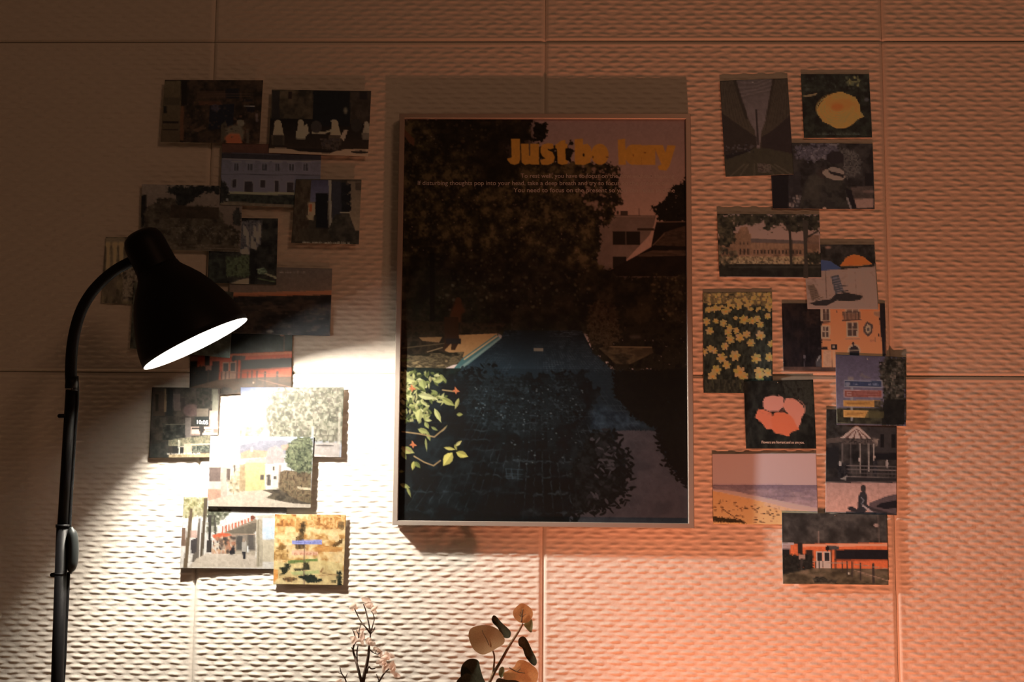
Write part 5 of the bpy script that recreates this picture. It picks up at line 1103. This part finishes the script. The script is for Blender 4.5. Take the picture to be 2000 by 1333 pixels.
translucent(L_PINK, .62, (1.0, 0.84, 0.74)); translucent(L_ORANGE, .35, (0.80, 0.45, 0.20)); translucent(L_BROWN, .25, (0.55, 0.34, 0.17)); translucent(L_GREEN, .2, (0.3, 0.32, 0.14))
M_VEIN = mat('leaf_vein', (0.13, 0.075, 0.035), 0.7)
def leaf(parent, pts, m_, dy=0.0, cup=0.12, name='leaf', tilt=0.0):
    """pts: outline in crop pixels; cupped blade with thickness"""
    P = np.array(pts, float); t = np.arange(len(P)); n = 36
    # closed Catmull-Rom outline
    out = []
    for k in range(n):
        f = k * len(P) / n; i = int(f); u = f - i; a, b, c_, d = [P[(i + j - 1) % len(P)] for j in range(4)]
        out.append(.5 * (2 * b + (c_ - a) * u + (2 * a - 5 * b + 4 * c_ - d) * u * u + (3 * b - a - 3 * c_ + d) * u ** 3))
    out = np.array(out); cen = out.mean(0); R_ = np.abs(out - cen).max()
    bm = bmesh.new(); rings = []
    for s_ in (0.35, .65, .88, 1.0):
        rings.append([bm.verts.new(pi_(*(cen + (q_ - cen) * s_), dy - cup * R_ * SV * s_ * s_ + tilt * (q_ - cen)[0] * s_ * SV)) for q_ in out])
    c0 = bm.verts.new(pi_(*cen, dy))
    for k in range(n): bm.faces.new((c0, rings[0][k], rings[0][(k + 1) % n]))
    for a, b in zip(rings, rings[1:]):
        for k in range(n): bm.faces.new((a[k], b[k], b[(k + 1) % n], a[(k + 1) % n]))
    o = from_bm(name, bm, m_, parent, True)
    return o
def stem(parent, pts, r, m_, name='stem', dys=None):
    P = [pi_(x, y, (dys[i] if dys else 0)) for i, (x, y) in enumerate(pts)]
    bm = bmesh.new(); sp = smooth_path(P, 5); n = len(sp)
    tube(bm, sp, [SV * r * (1.25 - .5 * k / (n - 1)) for k in range(n)], 8); return from_bm(name, bm, m_, parent, True)
M_CLAY = mat('clay', (0.5, 0.42, 0.36), 0.7, noise=.08)
def make_vase(x, label):
    v = empty('vase', (x, VY, TABLE_Z)); tag(v, label, 'vase')
    bm = bmesh.new(); lathe(bm, [(0, .001), (0, .035), (.04, .042), (.12, .04), (.19, .024), (.23, .02), (.24, .023), (.238, .018), (.19, .02), (.12, .034), (.02, .034), (.015, .001)], (x, VY, TABLE_Z), (0, 0, 1), 40); from_bm('body', bm, M_CLAY, v, True)
    return x
VX_E = make_vase(pi_(1300, 1500).x, 'slim clay vase holding the dried eucalyptus stem'); VX_T = make_vase(pi_(365, 1500).x, 'slim clay vase holding the blossom twig')
def foot(parent, x, y, r, m_, vx_):
    a = pi_(x, y); b = Vector((vx_, VY, TABLE_Z + .235)); c2 = Vector((vx_, VY, TABLE_Z + .025))
    bm = bmesh.new(); tube(bm, smooth_path([c2, b, (a + b) / 2, a], 6), SV * r, 8); return from_bm('stem', bm, m_, parent, True)
euc = empty('eucalyptus_stem', (VX_E, VY, TABLE_Z + .03)); tag(euc, 'dried eucalyptus stem with round brown and dark green leaves', 'dried plant')
foot(euc, 1400, 765, 11, M_STEM, VX_E)
stem(euc, [(1400, 765), (1445, 672), (1500, 580), (1560, 470), (1612, 390), (1640, 345), (1672, 285)], 11, M_STEM)
stem(euc, [(1425, 705), (1436, 630), (1440, 560), (1425, 505), (1385, 440)], 7, M_STEM)
lf = leaf(euc, [(1230, 390), (1245, 330), (1310, 303), (1400, 303), (1470, 335), (1520, 400), (1515, 450), (1455, 490), (1405, 520), (1345, 540), (1290, 515), (1255, 470)], L_BROWN, -.004)
stem(lf, [(1395, 460), (1375, 415), (1350, 370), (1340, 340)], 3, M_VEIN, 'vein', [-.006] * 4)
leaf(euc, [(1430, 222), (1455, 228), (1500, 280), (1550, 325), (1575, 360), (1565, 400), (1530, 405), (1495, 380), (1470, 325), (1430, 285), (1418, 250)], L_DARK, .006)
lf = leaf(euc, [(1655, 280), (1610, 250), (1590, 200), (1610, 160), (1660, 122), (1710, 140), (1748, 180), (1750, 230), (1715, 275)], L_ORANGE, -.004)
stem(lf, [(1660, 275), (1665, 225), (1672, 170)], 6, M_VEIN, 'vein', [-.0065] * 3)
for x, y in ((1640, 215), (1695, 210), (1650, 190)): stem(lf, [(1664, 240), ((x + 1664) / 2, (y + 240) / 2 - 4), (x, y)], 2.5, M_VEIN, 'vein', [-.0068] * 3)
leaf(euc, [(1680, 295), (1715, 270), (1742, 250), (1752, 295), (1742, 358), (1712, 340)], L_GREEN, .004)
leaf(euc, [(1650, 398), (1680, 392), (1710, 425), (1745, 500), (1780, 570), (1785, 610), (1765, 630), (1730, 605), (1690, 550), (1670, 490), (1640, 465), (1634, 425)], L_DARK, .004)
leaf(euc, [(1165, 690), (1175, 630), (1215, 585), (1265, 572), (1310, 590), (1325, 650), (1345, 720), (1370, 790), (1280, 800), (1180, 760)], L_DARK, .0)
leaf(euc, [(1130, 765), (1170, 715), (1220, 692), (1270, 720), (1300, 790), (1240, 840), (1140, 830)], L_DARK, -.008)
lf = leaf(euc, [(1510, 700), (1550, 670), (1600, 640), (1630, 590), (1680, 585), (1740, 620), (1785, 660), (1795, 720), (1760, 790), (1640, 810), (1540, 780)], L_ORANGE, -.004)
stem(lf, [(1560, 645), (1625, 680), (1690, 690)], 4, M_VEIN, 'vein', [-.007] * 3); stem(lf, [(1625, 680), (1655, 650)], 3, M_VEIN, 'vein', [-.007] * 2)
leaf(euc, [(1480, 660), (1500, 638), (1520, 650), (1518, 700), (1495, 730), (1475, 700)], L_GREEN, -.006)
leaf(euc, [(1455, 750), (1480, 730), (1540, 745), (1620, 750), (1660, 790), (1540, 830), (1450, 800)], L_DARK, -.012)

tw = empty('blossom_twig', (VX_T, VY, TABLE_Z + .03)); tag(tw, 'bare dark twig with small pale pink blossoms', 'dried plant')
foot(tw, 365, 790, 11, M_TWIG, VX_T)
for pts, r in (([(365, 790), (385, 690), (402, 620), (415, 540), (420, 478)], 13), ([(420, 478), (428, 420), (432, 365)], 7), ([(365, 790), (345, 710), (322, 620), (305, 560), (290, 500), (300, 455)], 10), ([(300, 455), (325, 420), (352, 395)], 5), ([(322, 600), (322, 520), (330, 465)], 6), ([(290, 500), (275, 480)], 4),
               ([(432, 370), (395, 320), (355, 272), (325, 215), (302, 165)], 5.5), ([(432, 370), (420, 300), (405, 230), (390, 170), (374, 128)], 5.5), ([(432, 365), (450, 300), (462, 250), (452, 205), (436, 185)], 4.5), ([(428, 375), (455, 345), (468, 315)], 4), ([(330, 430), (338, 360), (350, 300)], 4), ([(310, 400), (292, 350), (278, 320)], 4), ([(336, 380), (312, 330)], 3),
               ([(420, 490), (450, 520), (490, 535), (520, 515)], 4), ([(470, 530), (480, 505)], 3), ([(400, 690), (415, 640), (440, 655), (470, 650)], 7), ([(240, 790), (225, 735), (195, 690), (182, 640)], 5), ([(205, 700), (165, 685)], 3), ([(225, 735), (245, 690)], 3), ([(480, 790), (515, 735), (545, 690), (575, 662)], 7), ([(545, 690), (525, 650), (508, 625)], 5), ([(500, 750), (480, 700)], 4), ([(575, 662), (600, 640)], 4)):
    stem(tw, pts, r, M_TWIG, 'branch', [random.Random(int(x * 7 + y)).uniform(-.006, .006) if i else 0 for i, (x, y) in enumerate(pts)])
rp = random.Random(31)
for cx, cy, n_, sp in ((480, 182, 3, 20), (405, 112, 5, 32), (305, 150, 4, 22), (345, 405, 5, 34), (430, 432, 4, 26), (300, 415, 3, 18), (540, 575, 6, 40), (610, 640, 5, 36), (560, 640, 3, 26), (520, 590, 4, 28), (625, 690, 3, 24), (205, 752, 4, 34), (350, 335, 2, 14), (500, 495, 2, 20), (590, 560, 3, 22)):
    for k in range(n_):
        x, y = cx + rp.uniform(-sp, sp), cy + rp.uniform(-sp, sp); a = rp.uniform(0, 6.28); l, w2 = rp.uniform(20, 40), rp.uniform(13, 22)
        e = [(x + l * math.cos(t) * math.cos(a) - w2 * math.sin(t) * math.sin(a), y + l * math.cos(t) * math.sin(a) + w2 * math.sin(t) * math.cos(a)) for t in [j * math.pi / 4 for j in range(8)]]
        leaf(tw, e, L_PINK, rp.uniform(-.008, .008), cup=rp.uniform(.1, .45), name='petal', tilt=rp.uniform(-.8, .8))
